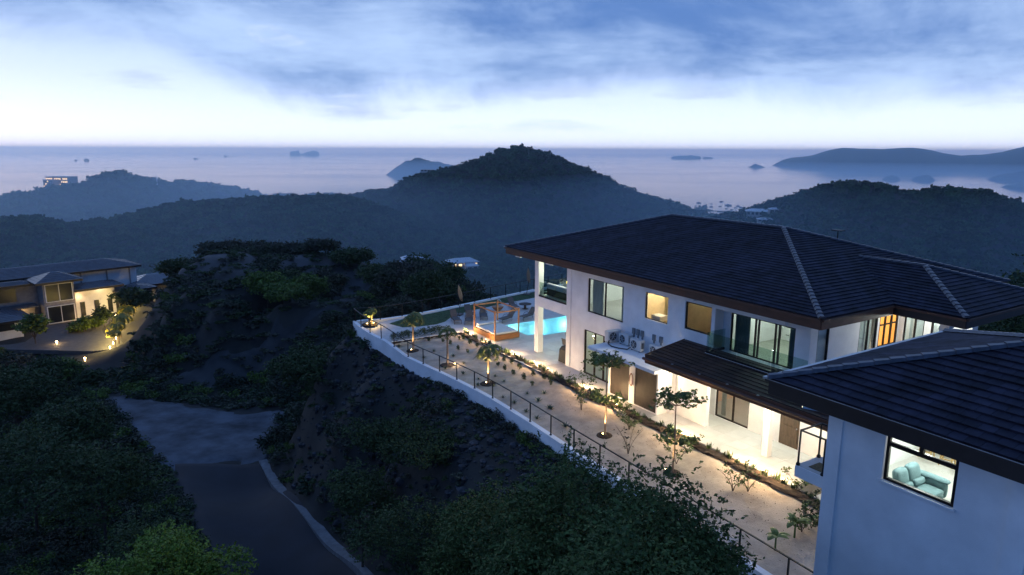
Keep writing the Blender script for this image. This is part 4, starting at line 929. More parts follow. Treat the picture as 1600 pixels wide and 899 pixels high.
# tile joints on the patio as thin recessed strips are read as slabs: single porcelain slabs
slab_m = [mat('porcelain_floor', (.52, .50, .47), .35), mat('porcelain_light', (.56, .54, .50), .35, var=.05), mat('porcelain_warm', (.49, .465, .43), .35, var=.05)]
pat = B(-24.99, -15.2, 23.85, 27.09, .0081, .0082).build('tiling', frame_m, base=(-20, 25, 0), kind='structure', label='large square tiles of the patio floor')
sm = [bpy.data.meshes.new('x')]
tile_me = raw_mesh('floor_tile', MB().box(-.435, .435, -.435, .435, 0, .010).V, MB().box(-.435, .435, -.435, .435, 0, .010).F, slab_m[0])
tmes = []
for m_ in slab_m:
    q = tile_me.copy(); q.materials.clear(); q.materials.append(m_); tmes.append(q)
def tiles(par, x0, x1, y0, y1, z, s=.88):
    nx_, ny_ = int((x1-x0)/s), int((y1-y0)/s); b = BASE[par.name]
    for i in range(nx_):
        for j in range(ny_):
            o = bpy.data.objects.new('floor_tile', random.choice(tmes)); COL.objects.link(o); o.parent = par
            o.location = (x0+(i+.5)*s-b[0], y0+(j+.5)*s-b[1], z-b[2])
tiles(pat, -24.95, -15.3, 23.88, 27.1, .009)
pat2 = B(-41.2, -34.3, 24.0, 31.0, .0005, .001).build('tiling', deck_m, base=(-38, 27, 0), kind='structure', label='pale square deck tiles under the overhanging terrace')
for q in tmes: pass
tiles(pat2, -40.2, -34.3, 24.0, 31.0, .0015)
# lawn
LW = [(-50.55, 19.75), (-48.98, 20.2), (-48.5, 21.6), (-48.45, 22.9), (-48.9, 23.9), (-50.1, 25.1), (-51.2, 27.4), (-52.1, 31), (-52.8, 35), (-53.4, 38.5), (-55.3, 38.6), (-54.75, 35), (-53.9, 31.5), (-52.95, 28), (-52.0, 24.2), (-51.35, 21.2)]
MB().prism(LW, .002, .03).build('lawn', lawn_m, base=(-51, 27, 0), kind='structure', label='curved strip of green lawn along the back railing')
rs = np.random.RandomState(5); Q = []
while len(Q) < 5200:
    p = (rs.uniform(-55.4, -48.3), rs.uniform(19.7, 38.5))
    if inpoly(np.array([p[0]]), np.array([p[1]]), LW)[0]: Q.append((p[0]+51, p[1]-27, .03))
Q = np.array(Q); V = leaf_quads(Q, .10, 2, .3, rs); gq = link('lawn_grass', quad_mesh('lawn_grass', V, lawn_m), None, (-51, 27, 0)); props(gq, 'short grass blades of the lawn', kind='stuff')
# pool shell and water
tile_c = mat('pool_mosaic', (.26, .70, .80), .4, var=.06, nscale=2); cop = mat('pool_coping', (.55, .54, .52), .6, var=.05)
pl = empty('pool', 'rectangular glowing turquoise swimming pool with shallow white ledge', 'pool', (-43.4, 31, 0))
pb = MB().box(px0, -40.35, py0, py1, -1.7, -1.45); pb.box(px0-.1, px0, py0, py1, -1.5, -.001).box(px0, -40.35, py0-.1, py0, -1.5, -.001).box(px0, -40.35, py1, py1+.1, -1.5, -.001).box(-40.35, -40.25, py0, 31.2, -1.5, -.001)
pb.build('basin', tile_c, pl)
B(px1, -40.36, 31.2, py1, -1.45, -.002).build('inner_deck', deck_m, pl)
B(px1, -40.36, 31.15, 31.2, -1.4, .01).build('coping', cop, pl)
B(-41.9, -40.36, 28.2, 31.14, -1.44, -.20).build('ledge', mat('white_ledge', (.75, .78, .78), .5), pl)
for i in range(3): B(-42.2-.35*i, -41.9-.35*i, 28.4, 31.1, -1.44, -.42-.28*i).build('step', tile_c, pl)
B(-41.9, -40.36, 27.36, 28.2, -1.44, -.03).build('ledge', deck_m, pl)
wm = bpy.data.materials.new('pool_water'); wm.use_nodes = True; t = wm.node_tree; t.nodes.clear(); o_ = t.nodes.new('ShaderNodeOutputMaterial'); mx = t.nodes.new('ShaderNodeMixShader'); tr = t.nodes.new('ShaderNodeBsdfTransparent'); gl = t.nodes.new('ShaderNodeBsdfGlossy')
tr.inputs[0].default_value = (.62, .92, .97, 1); gl.inputs['Roughness'].default_value = .04; lw_ = t.nodes.new('ShaderNodeLayerWeight'); lw_.inputs[0].default_value = .25
nn = t.nodes.new('ShaderNodeTexNoise'); nn.inputs['Scale'].default_value = 3; bp = t.nodes.new('ShaderNodeBump'); bp.inputs['Strength'].default_value = .25; bp.inputs['Distance'].default_value = .03
t.links.new(nn.outputs[0], bp.inputs['Height']); t.links.new(bp.outputs[0], gl.inputs['Normal']); t.links.new(bp.outputs[0], lw_.inputs['Normal'])
ml = t.nodes.new('ShaderNodeMath'); ml.operation = 'MULTIPLY'; ml.inputs[1].default_value = .8; t.links.new(lw_.outputs['Fresnel'], ml.inputs[0]); t.links.new(ml.outputs[0], mx.inputs[0]); t.links.new(tr.outputs[0], mx.inputs[1]); t.links.new(gl.outputs[0], mx.inputs[2]); t.links.new(mx.outputs[0], o_.inputs[0])
MB().add([(px0+.001, py0+.001, -.11), (-40.36, py0+.001, -.11), (-40.36, 31.15, -.11), (px1, 31.15, -.11), (px1, py1-.001, -.11), (px0+.001, py1-.001, -.11)], [(0, 1, 2, 3, 4, 5)]).build('water', wm, pl)
for x, y in ((-44.9, 28.2), (-44.9, 30.8), (-44.9, 33.4), (-42.4, 28.2), (-42.3, 33.9)): point_light('pool_light', (x, y, -.75), 230, (.42, .88, 1.0), .12, pl)
# ---------------------------------------------------------------- retaining walls
def strip_wall(name, pts, w, z0, z1, m, **kw):
    P = np.array(pts, float); n_ = len(P); d = np.gradient(P, axis=0); nn_ = np.stack([-d[:, 1], d[:, 0]], -1); nn_ /= np.linalg.norm(nn_, axis=1)[:, None]
    I = P+nn_*w; mb = MB()
    for i in range(n_-1):
        T_ = [(*P[i], z1[i]), (*P[i+1], z1[i+1]), (*I[i+1], z1[i+1]), (*I[i], z1[i])]; Bt = [(x, y, z0) for x, y, _ in T_]; mb.slabs(T_, Bt)
    return mb.build(name, m, base=(*P[n_//2], 0), **kw)
def dense(pts, k=5):
    P = np.array(pts, float); t0 = np.arange(len(P)); t1 = np.linspace(0, len(P)-1, (len(P)-1)*k+1)
    from_ = np.stack([np.interp(t1, t0, P[:, i]) for i in range(2)], -1)
    for _ in range(3): from_[1:-1] = (from_[:-2]+2*from_[1:-1]+from_[2:])/4
    return from_
ED = dense(EDGE); ez = [(.10 if x < -45.6 else .10-.42*min(1, (x+45.6)/3.0)) for x, y in ED]
strip_wall('retaining_wall', ED, .28, -2.6, ez, stucco, label='long curving white retaining wall holding the gravel garden', cat='wall')
BK = dense([(-52.45, 17.35), (-52.5, 18.3), (-52.0, 19.6)]+[(x-.25, y) for x, y in BACK[1:]])
strip_wall('retaining_wall', BK[::-1], .30, -3.2, [.14]*len(BK), stucco, label='low white wall under the back railing beyond the lawn', cat='wall')
# ---------------------------------------------------------------- garden ground
gxs = np.arange(-45.35, -9.9, .30); gy_n = 24; X = np.zeros((len(gxs), gy_n)); Y = X.copy(); Z = X.copy()
for i, x in enumerate(gxs):
    ylo = float(np.interp(x, ED[:, 0], ED[:, 1]))+.22
    Y[i] = np.linspace(ylo, 23.9, gy_n); X[i] = x; Z[i] = [gz(x, y) for y in Y[i]]
Z += fbm(X*1.1, Y*1.1, 8, 4)*.05
H3 = -SV[None, None]*X[..., None]; GW = np.stack([-SV[0]*X+TV[0]*Y, -SV[1]*X+TV[1]*Y, Z], -1)
go = link('garden_ground', grid_mesh('garden_ground', GW[..., 0], GW[..., 1], GW[..., 2], sand_m), None, (0, 0, 0), 'w'); props(go, 'tan gravel ground of the young garden', kind='structure')
rs = np.random.RandomState(3); n_ = 3500; qx = rs.uniform(-45, -10.5, n_); qy = 18.9+rs.rand(n_)*4.7; qp = np.stack([-SV[0]*qx+TV[0]*qy, -SV[1]*qx+TV[1]*qy, np.array([gz(a, b) for a, b in zip(qx, qy)])+.015], -1)
go = link('gravel', quad_mesh('gravel', leaf_quads(qp, .04, 0, 1, rs), sand_m), None, (0, 0, 0), 'w'); props(go, 'loose pebbles strewn over the tan gravel garden', kind='stuff')
# mulch bed along the patio, dark edging
def bed(pts, w, z, name, label, h=.10):
    P = dense(pts, 14); n_ = len(P); d = np.gradient(P, axis=0); nn_ = np.stack([-d[:, 1], d[:, 0]], -1); nn_ /= np.linalg.norm(nn_, axis=1)[:, None]; V = []; Fs = []
    for i in range(n_):
        for j, (o_, hh) in enumerate(((-1, -.1), (-.75, .6), (-.25, 1), (.3, .9), (.8, .6), (1, -.1))):
            q = P[i]+nn_[i]*w*.5*(o_+.12*rs.randn()); V.append((q[0], q[1], (z if not callable(z) else z(*q))+h*(hh+.3*rs.randn())))
    for i in range(n_-1):
        for j in range(5): Fs.append((i*6+j, (i+1)*6+j, (i+1)*6+j+1, i*6+j+1))
    return MB().add(V, Fs).build(name, mulch_m, base=(*P[n_//2], 0), kind='structure', label=label)
bed([(-45.1, 23.45), (-40, 23.55), (-35, 23.6), (-31, 23.55), (-29, 23.35), (-27.6, 23.5), (-24, 23.6), (-22, 23.55), (-18, 23.6), (-13.5, 23.5), (-10.4, 23.5)], .62, -.06, 'mulch_bed', 'dark mulch bed running along the patio edge')
bed([(-45.5, 17.9), (-45.5, 20.5), (-45.45, 23.2)], .28, -.10, 'mulch_bed', 'narrow dark edging between path and gravel garden')
B(-45.52, -45.42, 17.9, 23.4, -.3, .03).build('kerb', stucco, base=(-45.5, 20, 0), kind='structure', label='thin white kerb between stone path and gravel garden')
# ---------------------------------------------------------------- railings
def railing(name, label, pts, sp, zf, h=1.04, foot=True):
    P = np.array(pts, float); seg = np.r_[0, np.cumsum(np.linalg.norm(np.diff(P, axis=0), axis=1))]; n_ = int(round(seg[-1]/sp)); S_ = np.linspace(0, seg[-1], n_+1)
    Q = np.stack([np.interp(S_, seg, P[:, i]) for i in range(2)], -1); b = (*Q[n_//2], zf(*Q[n_//2])); r = empty(name, label, 'railing', b)
    me = None
    for x, y in Q:
        z = zf(x, y)
        if me is None: me = raw_mesh('post', *(lambda m: (m.V, m.F))(MB().box(-.025, .025, -.025, .025, 0, h).box(-.05, .05, -.05, .05, 0, .03)), rail_m)
        o = bpy.data.objects.new('post', me); COL.objects.link(o); o.parent = r; o.location = (x-b[0], y-b[1], z-b[2])
    for i in range(n_):
        a, c = Q[i], Q[i+1]; MB().bar((*a, zf(*a)+h+.01), (*c, zf(*c)+h+.01), .06, .035).build('handrail', rail_m, r)
        for k in (.30, .52, .74): MB().tube([(*a, zf(*a)+h*k), (*c, zf(*c)+h*k)], .004, 3, False).build('cable', rail_m, r) if name == 'x' else None
    return r
def ezf(x, y): return float(np.interp(x, ED[:, 0], ez))
fr1 = [(x, y+.14) for x, y in ED]
railing('railing', 'black post railing along the curved white wall of the gravel garden', fr1, 2.06, ezf)
bk1 = [(-52.3, 17.55), (-52.25, 18.5)]+[(x-.12, y) for x, y in BACK]
railing('railing', 'black post railing on the low wall behind the lawn', bk1, 1.95, lambda x, y: .14)
# ---------------------------------------------------------------- plants
def frond(mb, base, az, L_, el, droop, wid, lf, rs, n_=13, wind=0):
    """a palm frond: arched midrib with paired leaflets"""
    P = []; p = np.array(base, float); e = el
    for i in range(n_+1):
        P.append(p.copy()); d = np.array([math.cos(az)*math.cos(e), math.sin(az)*math.cos(e), math.sin(e)]); p = p+d*L_/n_; e -= droop/n_*(1+i/n_); p[0] -= wind*L_/n_*i/n_*.5
    mb.tube(P, [wid*.12*(1-.8*i/n_) for i in range(n_+1)], 3, False); V = []; Fs = []
    for i in range(2, n_):
        d = P[i+1]-P[i-1]; d /= np.linalg.norm(d); s = np.cross(d, [0, 0, 1.]); s /= np.linalg.norm(s)+1e-9; w_ = wid*math.sin(math.pi*(i+1)/(n_+2))**.6
        for sg in (-1, 1):
            for o_ in (0, .5):
                q = P[i]+(P[i+1]-P[i])*o_; tip = q+s*sg*w_*(.8+.3*rs.rand())+d*w_*.55+np.array([0, 0, -w_*.55*(.6+.6*rs.rand())]); a = len(V)
                V += [q-d*lf, q+d*lf, tip]; Fs.append((a, a+1, a+2))
    mb.add(V, Fs)
def make_palm(h, L_, seed, nf=10, wind=.0, lf=.026):
    rs = np.random.RandomState(seed); r = empty('palm_tree', 'x', 'palm tree', (0, 0, 0))
    MB().tube([(0, 0, -.1), (0.02, .01, h*.3), (.01, .02, h*.75)], [.085, .07, .055], 7).build('trunk', bark_m, r)
    MB().tube([(.01, .02, h*.75), (.01, .02, h)], [.06, .035], 7).build('crownshaft', palm_leaf, r)
    for k in range(nf):
        mb = MB(); frond(mb, (0.01, .02, h*.97), k*2.4+rs.rand()*.5, L_*(.8+.35*rs.rand()), 1.25-.5*rs.rand()-.05*k, 2.0+rs.rand()*.7, L_*.28, lf, rs, wind=wind); mb.build('frond', palm_leaf, r)
    return r
GL = 9.0
def uplight(x, y, z, p=9, col=(1, .64, .26), aim=None, spot=None, off=(0, 0), tall=.14, label='small garden uplight with warm glow', r=.03):
    o = MB().lathe((x, y, z), [(.03, 0), (.035, tall*.6), (.05, tall)], 8).build('garden_light', rail_m, base=(x, y, z), label=label, cat='garden light', group='warm garden lights')
    MB().lathe((x, y, z+tall), [(.038, .001), (.030, .012)], 8).build('lens', emit('warm_lens', (1, .62, .25), 40), o)
    point_light('bulb', (x+off[0], y+off[1], z+tall+.22), p*GL, col, r, o, spot, aim); return o
palms = [((-43.82, 18.85), 2.55, 1.25, 11, 'slender palm with windblown fronds beside the path corner of the gravel garden'), ((-39.46, 19.4), 2.35, 1.0, 12, 'thin palm in a mulch ring between the two other garden palms'),
         ((-34.76, 19.85), 2.25, 1.25, 13, 'palm with brightly lit trunk in the middle of the gravel garden')]
for (x, y), h, L_, sd_, lb in palms:
    o = make_palm(h, L_, sd_, 9 if L_ < 1.1 else 12, .3); place(o, x, y, gz(x, y)); o['label'] = lb
    MB().lathe((x, y, gz(x, y)-.02), [(.52, 0), (.46, .05), (.2, .08), (.05, .06)], 14).build('mulch_ring', mulch_m, base=(x, y, gz(x, y)), kind='structure', label='round mulch ring at the foot of a palm')
uplight(-34.55, 19.6, gz(0, 19.8)+.05, 75, spot=70, aim=(-.12, .15, 1), label='uplight at the foot of the brightly lit palm'); uplight(-43.6, 18.6, gz(0, 18.8)+.05, 22, spot=70, aim=(-.1, .12, 1), label='uplight at the foot of the palm by the path corner')
# corner planter with multi stemmed palm
MB().lathe((-50.75, 18.15, 0), [(.62, 0), (.62, .14), (.56, .16), (.1, .17)], 16).build('planter', mulch_m, base=(-50.75, 18.15, 0), label='round dark planting bed at the outer corner of the path', cat='planter')
for k, (dx, dy) in enumerate(((-.12, 0), (.12, -.05), (.02, .15))):
    o = make_palm(.95+.1*k, .75, 30+k, 8, .3); place(o, -50.75+dx, 18.15+dy, .15); o['label'] = ('left stem of the short palm trio at the outer corner', 'front stem of the short palm trio at the outer corner', 'rear stem of the short palm trio at the outer corner')[k]; o['group'] = 'short corner palms'
uplight(-50.45, 17.85, .16, 22, (1, .68, .2), spot=80, aim=(-.25, .25, 1), label='uplight in front of the short corner palms'); uplight(-50.4, 18.35, .16, 6, (1, .68, .2), label='second light beside the short corner palms')
# broadleaf trees with tiered crowns
def broad_tree(h, tiers, seed, leaf=.16, n_leaf=420, tr=.05):
    rs = np.random.RandomState(seed); r = empty('garden_tree', 'x', 'tree', (0, 0, 0)); tb = MB(); tb.tube([(0, 0, -.1), (.03, .02, h*.35), (-.02, .03, h*.7), (0, 0, h)], [tr, tr*.8, tr*.6, tr*.35], 7); tb.build('trunk', bark_m, r); Cs = []
    bm_ = MB()
    for (tz, R, n_) in tiers:
        for k in range(n_):
            a = k*6.283/n_+rs.rand()*.8; L_ = R*(.7+.4*rs.rand()); p0 = np.array([0, 0, tz-.15]); p1 = np.array([math.cos(a)*L_*.5, math.sin(a)*L_*.5, tz+.05]); p2 = np.array([math.cos(a)*L_, math.sin(a)*L_, tz+.12+.1*rs.rand()])
            bm_.tube([p0, p1, p2], [.02, .014, .006], 4, False)
            for q in range(max(3, int(n_leaf/(n_*len(tiers))/6))):
                t_ = .35+.7*rs.rand(); c = p0+(p2-p0)*t_+rs.normal(size=3)*np.array([.13, .13, .05]); c = np.tile(c, (6, 1))+rs.normal(size=(6, 3))*np.array([.07, .07, .03]); Cs.append(c)
    bm_.build('branches', bark_m, r); Cs = np.concatenate(Cs); me = quad_mesh('crown', leaf_quads(Cs, leaf, 1.2, .62, rs), leaf_m); o = link('crown', me, r); return r
t1 = broad_tree(3.9, [(3.75, 1.15, 9), (3.95, .7, 6), (1.9, .85, 5)], 3, n_leaf=1300); place(t1, -24.85, 20.9, gz(0, 20.9)); t1['label'] = 'tall tiered broadleaf tree with glowing trunk in front of the slatted doors'
t2 = broad_tree(3.5, [(3.3, 1.25, 9), (3.55, .6, 5), (1.55, .8, 3)], 4, n_leaf=1200); place(t2, -20.09, 20.85, gz(0, 20.85)); t2['label'] = 'flat crowned broadleaf tree in front of the bright patio'
for x, y in ((-24.85, 20.9), (-20.09, 20.85)): MB().lathe((x, y, gz(x, y)-.02), [(.42, 0), (.37, .05), (.2, .08), (.05, .06)], 14).build('mulch_ring', mulch_m, base=(x, y, gz(x, y)), kind='structure', label='round mulch ring at the foot of a young tree')
uplight(-24.72, 20.68, gz(0, 20.9)+.05, 70, spot=60, aim=(-.10, .18, 1), label='uplight at the foot of the tree before the slatted doors'); uplight(-20.25, 20.6, gz(0, 20.9)+.05, 60, spot=60, aim=(.12, .18, 1), label='uplight at the foot of the flat crowned tree')
def twig_shrub(h, seed, leaf, n_leaf, m, name='shrub', stems=3, spread=.5):
    rs = np.random.RandomState(seed); r = empty(name, 'x', 'shrub', (0, 0, 0)); mb = MB(); tips = []
    for k in range(stems):
        a = k*6.28/stems+rs.rand(); p = np.array([0, 0, 0.]); P = [p]
        for i in range(4): p = p+np.array([math.cos(a)*spread*.28*(i+1)/2, math.sin(a)*spread*.28*(i+1)/2, h/4])*(.85+.3*rs.rand()); P.append(p)
        mb.tube(P, [.022, .018, .013, .009, .005], 4, False)
        for i in (1, 2, 3):
            for _ in range(2):
                b = rs.rand()*6.28; q = P[i]+np.array([math.cos(b)*spread*.4, math.sin(b)*spread*.4, h*.22*rs.rand()+.05]); mb.tube([P[i], q], [.008, .003], 3, False); tips.append(q)
        tips.append(P[-1])
    mb.build('stems', bark_m, r); T_ = np.array(tips); k = rs.randint(0, len(T_), n_leaf); C_ = T_[k]+rs.normal(size=(n_leaf, 3))*np.array([.07, .07, .06])*h
    link('leaves', quad_mesh('leaves', leaf_quads(C_, leaf, 1, .5, rs), m), r); return r
for x, y, h, sd_, nl, m_, lb, st_ in [(-28.07, 21.9, 1.9, 5, 420, leaf_m, 'thin stemmed leafy shrub beside the mulch bed near the glass door', 3), (-22.62, 20.5, 1.35, 6, 60, dry_m, 'nearly bare twiggy shrub between the two garden trees', 4),
        (-24.6, 22.3, .75, 7, 260, leaf_m, 'low leafy bush right behind the tall tiered tree', 4), (-21.3, 22.9, .75, 8, 160, leaf_m, 'fresh green seedling beside the concrete hatch', 3),
        (-17.5, 21.75, 1.0, 9, 110, leaf_m, 'left of two forked shrubs on the open gravel', 3), (-17.1, 22.2, 1.0, 10, 120, leaf_m, 'right of two forked shrubs on the open gravel', 3),
        (-15.86, 23.75, .9, 11, 200, leaf_m, 'forked shrub against the mulch bed beside the near house', 2), (-14.0, 22.0, .7, 12, 300, shrub_m, 'round leafy shrub right of the banana plants', 3), (-14.3, 23.0, .7, 13, 300, shrub_m, 'small dark shrub tucked beside the near house wall', 3), (-14.05, 21.5, .8, 15, 240, leaf_m, 'bright leafy shrub behind the taller banana plant', 3),
        (-20.6, 21.6, .9, 14, 160, leaf_m, 'leafy sapling just left of the flat crowned tree', 2), (-26.1, 22.9, .9, 16, 160, leaf_m, 'yellow green sapling in front of the slatted doors', 2)]:
    o = twig_shrub(h, sd_, .13, nl, m_, stems=st_); place(o, x, y, gz(x, y)-.02); o['label'] = lb
def banana(h, seed):
    rs = np.random.RandomState(seed); r = empty('banana_plant', 'x', 'banana plant', (0, 0, 0)); MB().tube([(0, 0, -.05), (0, 0, h*.6)], [.04, .025], 6).build('stem', leaf_m, r)
    for k in range(5):
        a = k*2.3+rs.rand(); V = []; Fs = []; e = 1.2-.35*rs.rand()-.1*k; p = np.array([0, 0, h*.58]); L_ = h*(.55+.25*rs.rand())
        for i in range(7):
            w_ = .13*math.sin(math.pi*min(1, (i+.6)/6.6))**.7; s = np.array([-math.sin(a), math.cos(a), 0])*w_; V += [p-s-np.array([0, 0, w_*.3]), p, p+s-np.array([0, 0, w_*.3])]
            p = p+np.array([math.cos(a)*math.cos(e), math.sin(a)*math.cos(e), math.sin(e)])*L_/6; e -= .33
        for i in range(6): Fs += [(i*3, i*3+1, i*3+4, i*3+3), (i*3+1, i*3+2, i*3+5, i*3+4)]
        MB().add(V, Fs).build('leaf', leaf_m, r)
    return r
for (x, y, h, sd_, lb) in ((-13.87, 19.75, .95, 1, 'banana plant nearest the railing at the end of the garden'), (-13.96, 20.95, 1.05, 2, 'taller banana plant with an upright leaf, second from the railing')):
    o = banana(h, sd_); place(o, x, y, gz(x, y)); o['label'] = lb
# small plants: one of each kind, then copies
c6 = lambda x, y: (540+x/4.494, 440+y/4.494)
c7 = lambda x, y: (760+x/3.745, 560+y/3.745)
SH = [c6(*p) for p in [(585,425),(683,432),(735,455),(790,490),(858,510),(800,425),(826,425),(872,455),(925,480),(945,540),(1040,545),(985,575),(1070,605),(1112,578),(1165,600),(1117,636),(1178,665),(1222,635),(1252,705),(1317,680),(1312,745),(1393,708),(1438,720)]]+[c7(378,172)]
AG = [c6(*p) for p in [(620,490),(548,530),(757,530),(825,645),(830,580),(1050,672),(933,685),(1112,710),(1105,812),(1185,850),(1275,795),(1353,845),(1395,798),(1430,895),(375,450),(700,605),(930,725),(1040,735)]]+[c7(*p) for p in [(378,300),(233,310),(297,350),(463,400),(485,450)]]
def small_shrub(seed):
    rs = np.random.RandomState(seed); lobes = [(0, 0, .16, .13, .13, .14), (.05, .03, .30, .11, .11, .11), (-.05, -.02, .24, .1, .1, .1)]
    o = link('garden_shrub', quad_mesh('garden_shrub', leaf_quads(crown_pts(lobes, 150, rs, .7), .085, .8, .55, rs), shrub_m), None); return props(o, 'one of the small dark green shrubs dotted over the tan gravel garden', 'shrub', 'small shrubs dotted over the gravel')
def agave(seed):
    rs = np.random.RandomState(seed); V = []; Fs = []
    for k in range(15):
        a = k*2.4; e = .25+1.1*k/15; L_ = .34*(1-.25*k/15)*(.85+.3*rs.rand()); d = np.array([math.cos(a)*math.cos(e), math.sin(a)*math.cos(e), math.sin(e)]); s = np.array([-math.sin(a), math.cos(a), 0])*.028; n0 = len(V)
        V += [-s*.7, s*.7, d*L_*.5+s, d*L_*.5-s, d*L_+np.array([0, 0, -.03])]; Fs += [(n0, n0+1, n0+2, n0+3), (n0+3, n0+2, n0+4)]
    o = link('agave_plant', raw_mesh('agave_plant', V, Fs, agave_m), None); return props(o, 'one of the spiky grey green rosettes dotted over the tan gravel garden', 'agave', 'spiky rosettes dotted over the gravel')
sh0 = [small_shrub(1), small_shrub(2), small_shrub(3)]; ag0 = [agave(1), agave(2)]
for lst, pro in ((SH, sh0), (AG, ag0)):
    for i, (u, v) in enumerate(lst):
        o = pro[i] if i < len(pro) else pro[i % len(pro)].copy()
        if i >= len(pro): COL.objects.link(o)
        x, y, z = hz(u, v, -.3); place(o, x, y, gz(x, y)-.01, random.random()*6.28, random.uniform(.8, 1.25))
# plants of the mulch bed
def tuft(seed):
    rs = np.random.RandomState(seed); V = []; Fs = []
    for k in range(16):
        a = rs.rand()*6.28; e = 1.0+.5*rs.rand(); L_ = .30*(.6+.5*rs.rand()); b = np.array([rs.randn()*.05, rs.randn()*.05, 0]); d = np.array([math.cos(a)*math.cos(e), math.sin(a)*math.cos(e), math.sin(e)]); s = np.array([-math.sin(a), math.cos(a), 0])*.014; n0 = len(V)
        V += [b-s, b+s, b+d*L_*.6+s*1.3, b+d*L_*.6-s*1.3, b+d*L_]; Fs += [(n0, n0+1, n0+2, n0+3), (n0+3, n0+2, n0+4)]
    o = link('bedding_plant', raw_mesh('bedding_plant', V, Fs, shrub_m), None); return props(o, 'one of the small upright plants lining the mulch bed beside the patio', 'plant', 'bedding plants along the mulch bed')
tf = [tuft(1), tuft(2), tuft(3)]; k = 0
for i in range(74):
    x = -44.8+i*.43+random.uniform(-.12, .12); y = 23.62+random.uniform(-.05, .2)
    o = tf[k % 3] if k < 3 else tf[k % 3].copy()
    if k >= 3: COL.objects.link(o)
    k += 1; place(o, x, y, -.02, random.random()*6, random.uniform(.7, 1.5))
# leafy hedge clumps between the path and the gravel garden
hs = []
for i in range(11):
    rs = np.random.RandomState(50+i)
    if i < 3:
        o = link('hedge_shrub', quad_mesh('hedge_shrub', leaf_quads(crown_pts([(0, 0, .3, .35, .35, .3), (.2, .1, .4, .25, .25, .25)], 420, rs, .7), .12, .3, .3, rs), shrub_m)); props(o, 'one of the feathery shrubs in the row beside the stone path', 'shrub', 'feathery shrubs beside the path'); hs.append(o)
    else: o = hs[i % 3].copy(); COL.objects.link(o)
    place(o, -45.95+random.uniform(-.08, .08), 18.2+i*.44, 0, random.random()*6, random.uniform(.75, 1.0))
# garden lights of the mulch bed
for x, y, p_, lb in [(-44.75, 23.75, 20, 'lamp with a black cap at the pool end of the mulch bed'), (-41.9, 23.75, 14, 'mulch bed light at the corner of the daybed'), (-38.3, 23.8, 20, 'mulch bed light opposite the tall white column'), (-35.6, 23.8, 20, 'mulch bed light in front of the covered grill'),
        (-34.0, 23.8, 9, 'mulch bed light right of the covered grill'), (-30.3, 23.8, 22, 'mulch bed light behind the thin stemmed shrub'), (-28.1, 23.7, 20, 'mulch bed light at the near corner of the slatted doors'), (-26.9, 23.4, 9, 'mulch bed light before the coiled red hose'), (-22.6, 23.75, 18, 'mulch bed light at the left patio column'),
        (-21.9, 23.7, 9, 'mulch bed light just right of the left patio column'), (-19.0, 23.75, 13, 'mulch bed light before the dark panelled door'), (-17.6, 23.75, 20, 'mulch bed light near the right patio column'), (-16.6, 23.75, 9, 'mulch bed light nearest the near house')]:
    uplight(x, y, -.02, p_*.75, (1, .66, .32), label=lb, tall=.22, r=.05)
uplight(-39.05, 19.75, gz(0, 19.7), 2.5, (1, .75, .45), label='small bright globe light on the gravel beside the thin palm', r=.05)
# concrete hatches
B(-21.85, -21.2, 23.0, 23.6, -.2, -.08).build('hatch_cover', mat('concrete', (.34, .33, .31), .85, var=.12, bump=.3), base=(-21.5, 23.3, -.1), label='square concrete hatch cover in the gravel', cat='hatch cover')
B(-26.9, -26.0, 23.15, 23.65, -.2, .0).build('stepping_slab', MATS['concrete'], base=(-26.5, 23.4, -.1), label='concrete stepping slab crossing the mulch bed', cat='slab')
B(-16.1, -15.0, 18.9, 19.4, -.6, -.36).build('hatch_cover', MATS['concrete'], base=(-15.5, 19.1, -.4), label='pale rectangular hatch cover near the railing', cat='hatch cover')
# ---------------------------------------------------------------- daybed
db = empty('daybed', 'wooden daybed with four posts and bare canopy frame beside the pool', 'daybed', (-43.2, 25.6, 0))
dx0, dx1, dy0, dy1 = -44.85, -41.65, 24.35, 26.5
B(dx0, dx1, dy0, dy1, .04, .42).build('platform', wood_m, db)
for i in range(9): B(dx0+.02+i*(dx1-dx0-.04)/9, dx0+(i+1)*(dx1-dx0-.04)/9, dy0-.012, dy0-.001, .06, .40).build('plank', wood_m, db)
for i in range(6): B(dx1+.001, dx1+.014, dy0+.02+i*(dy1-dy0-.04)/6, dy0+(i+1)*(dy1-dy0-.04)/6, .06, .40).build('plank', wood_m, db)
MB().cushion(dx0+.1, dx1-.1, dy0+.1, dy1-.1, .42, .58, .05).build('mattress', cushion_m, db); MB().cushion(dx0+.12, dx0+.55, dy0+.15, dy1-.15, .58, .74, .06).build('bolster', cushion_m, db)
for x in (dx0+.05, dx1-.05):
    for y in (dy0+.05, dy1-.05): B(x-.045, x+.045, y-.045, y+.045, .42, 2.28).build('post', wood_m, db)
for y in (dy0+.05, dy1-.05): MB().bar((dx0, y, 2.18), (dx1, y, 2.18), .06, .09).build('canopy_beam', wood_m, db)
for x in (dx0+.05, dx1-.05): MB().bar((x, dy0, 2.14), (x, dy1, 2.14), .06, .09).build('canopy_beam', wood_m, db)
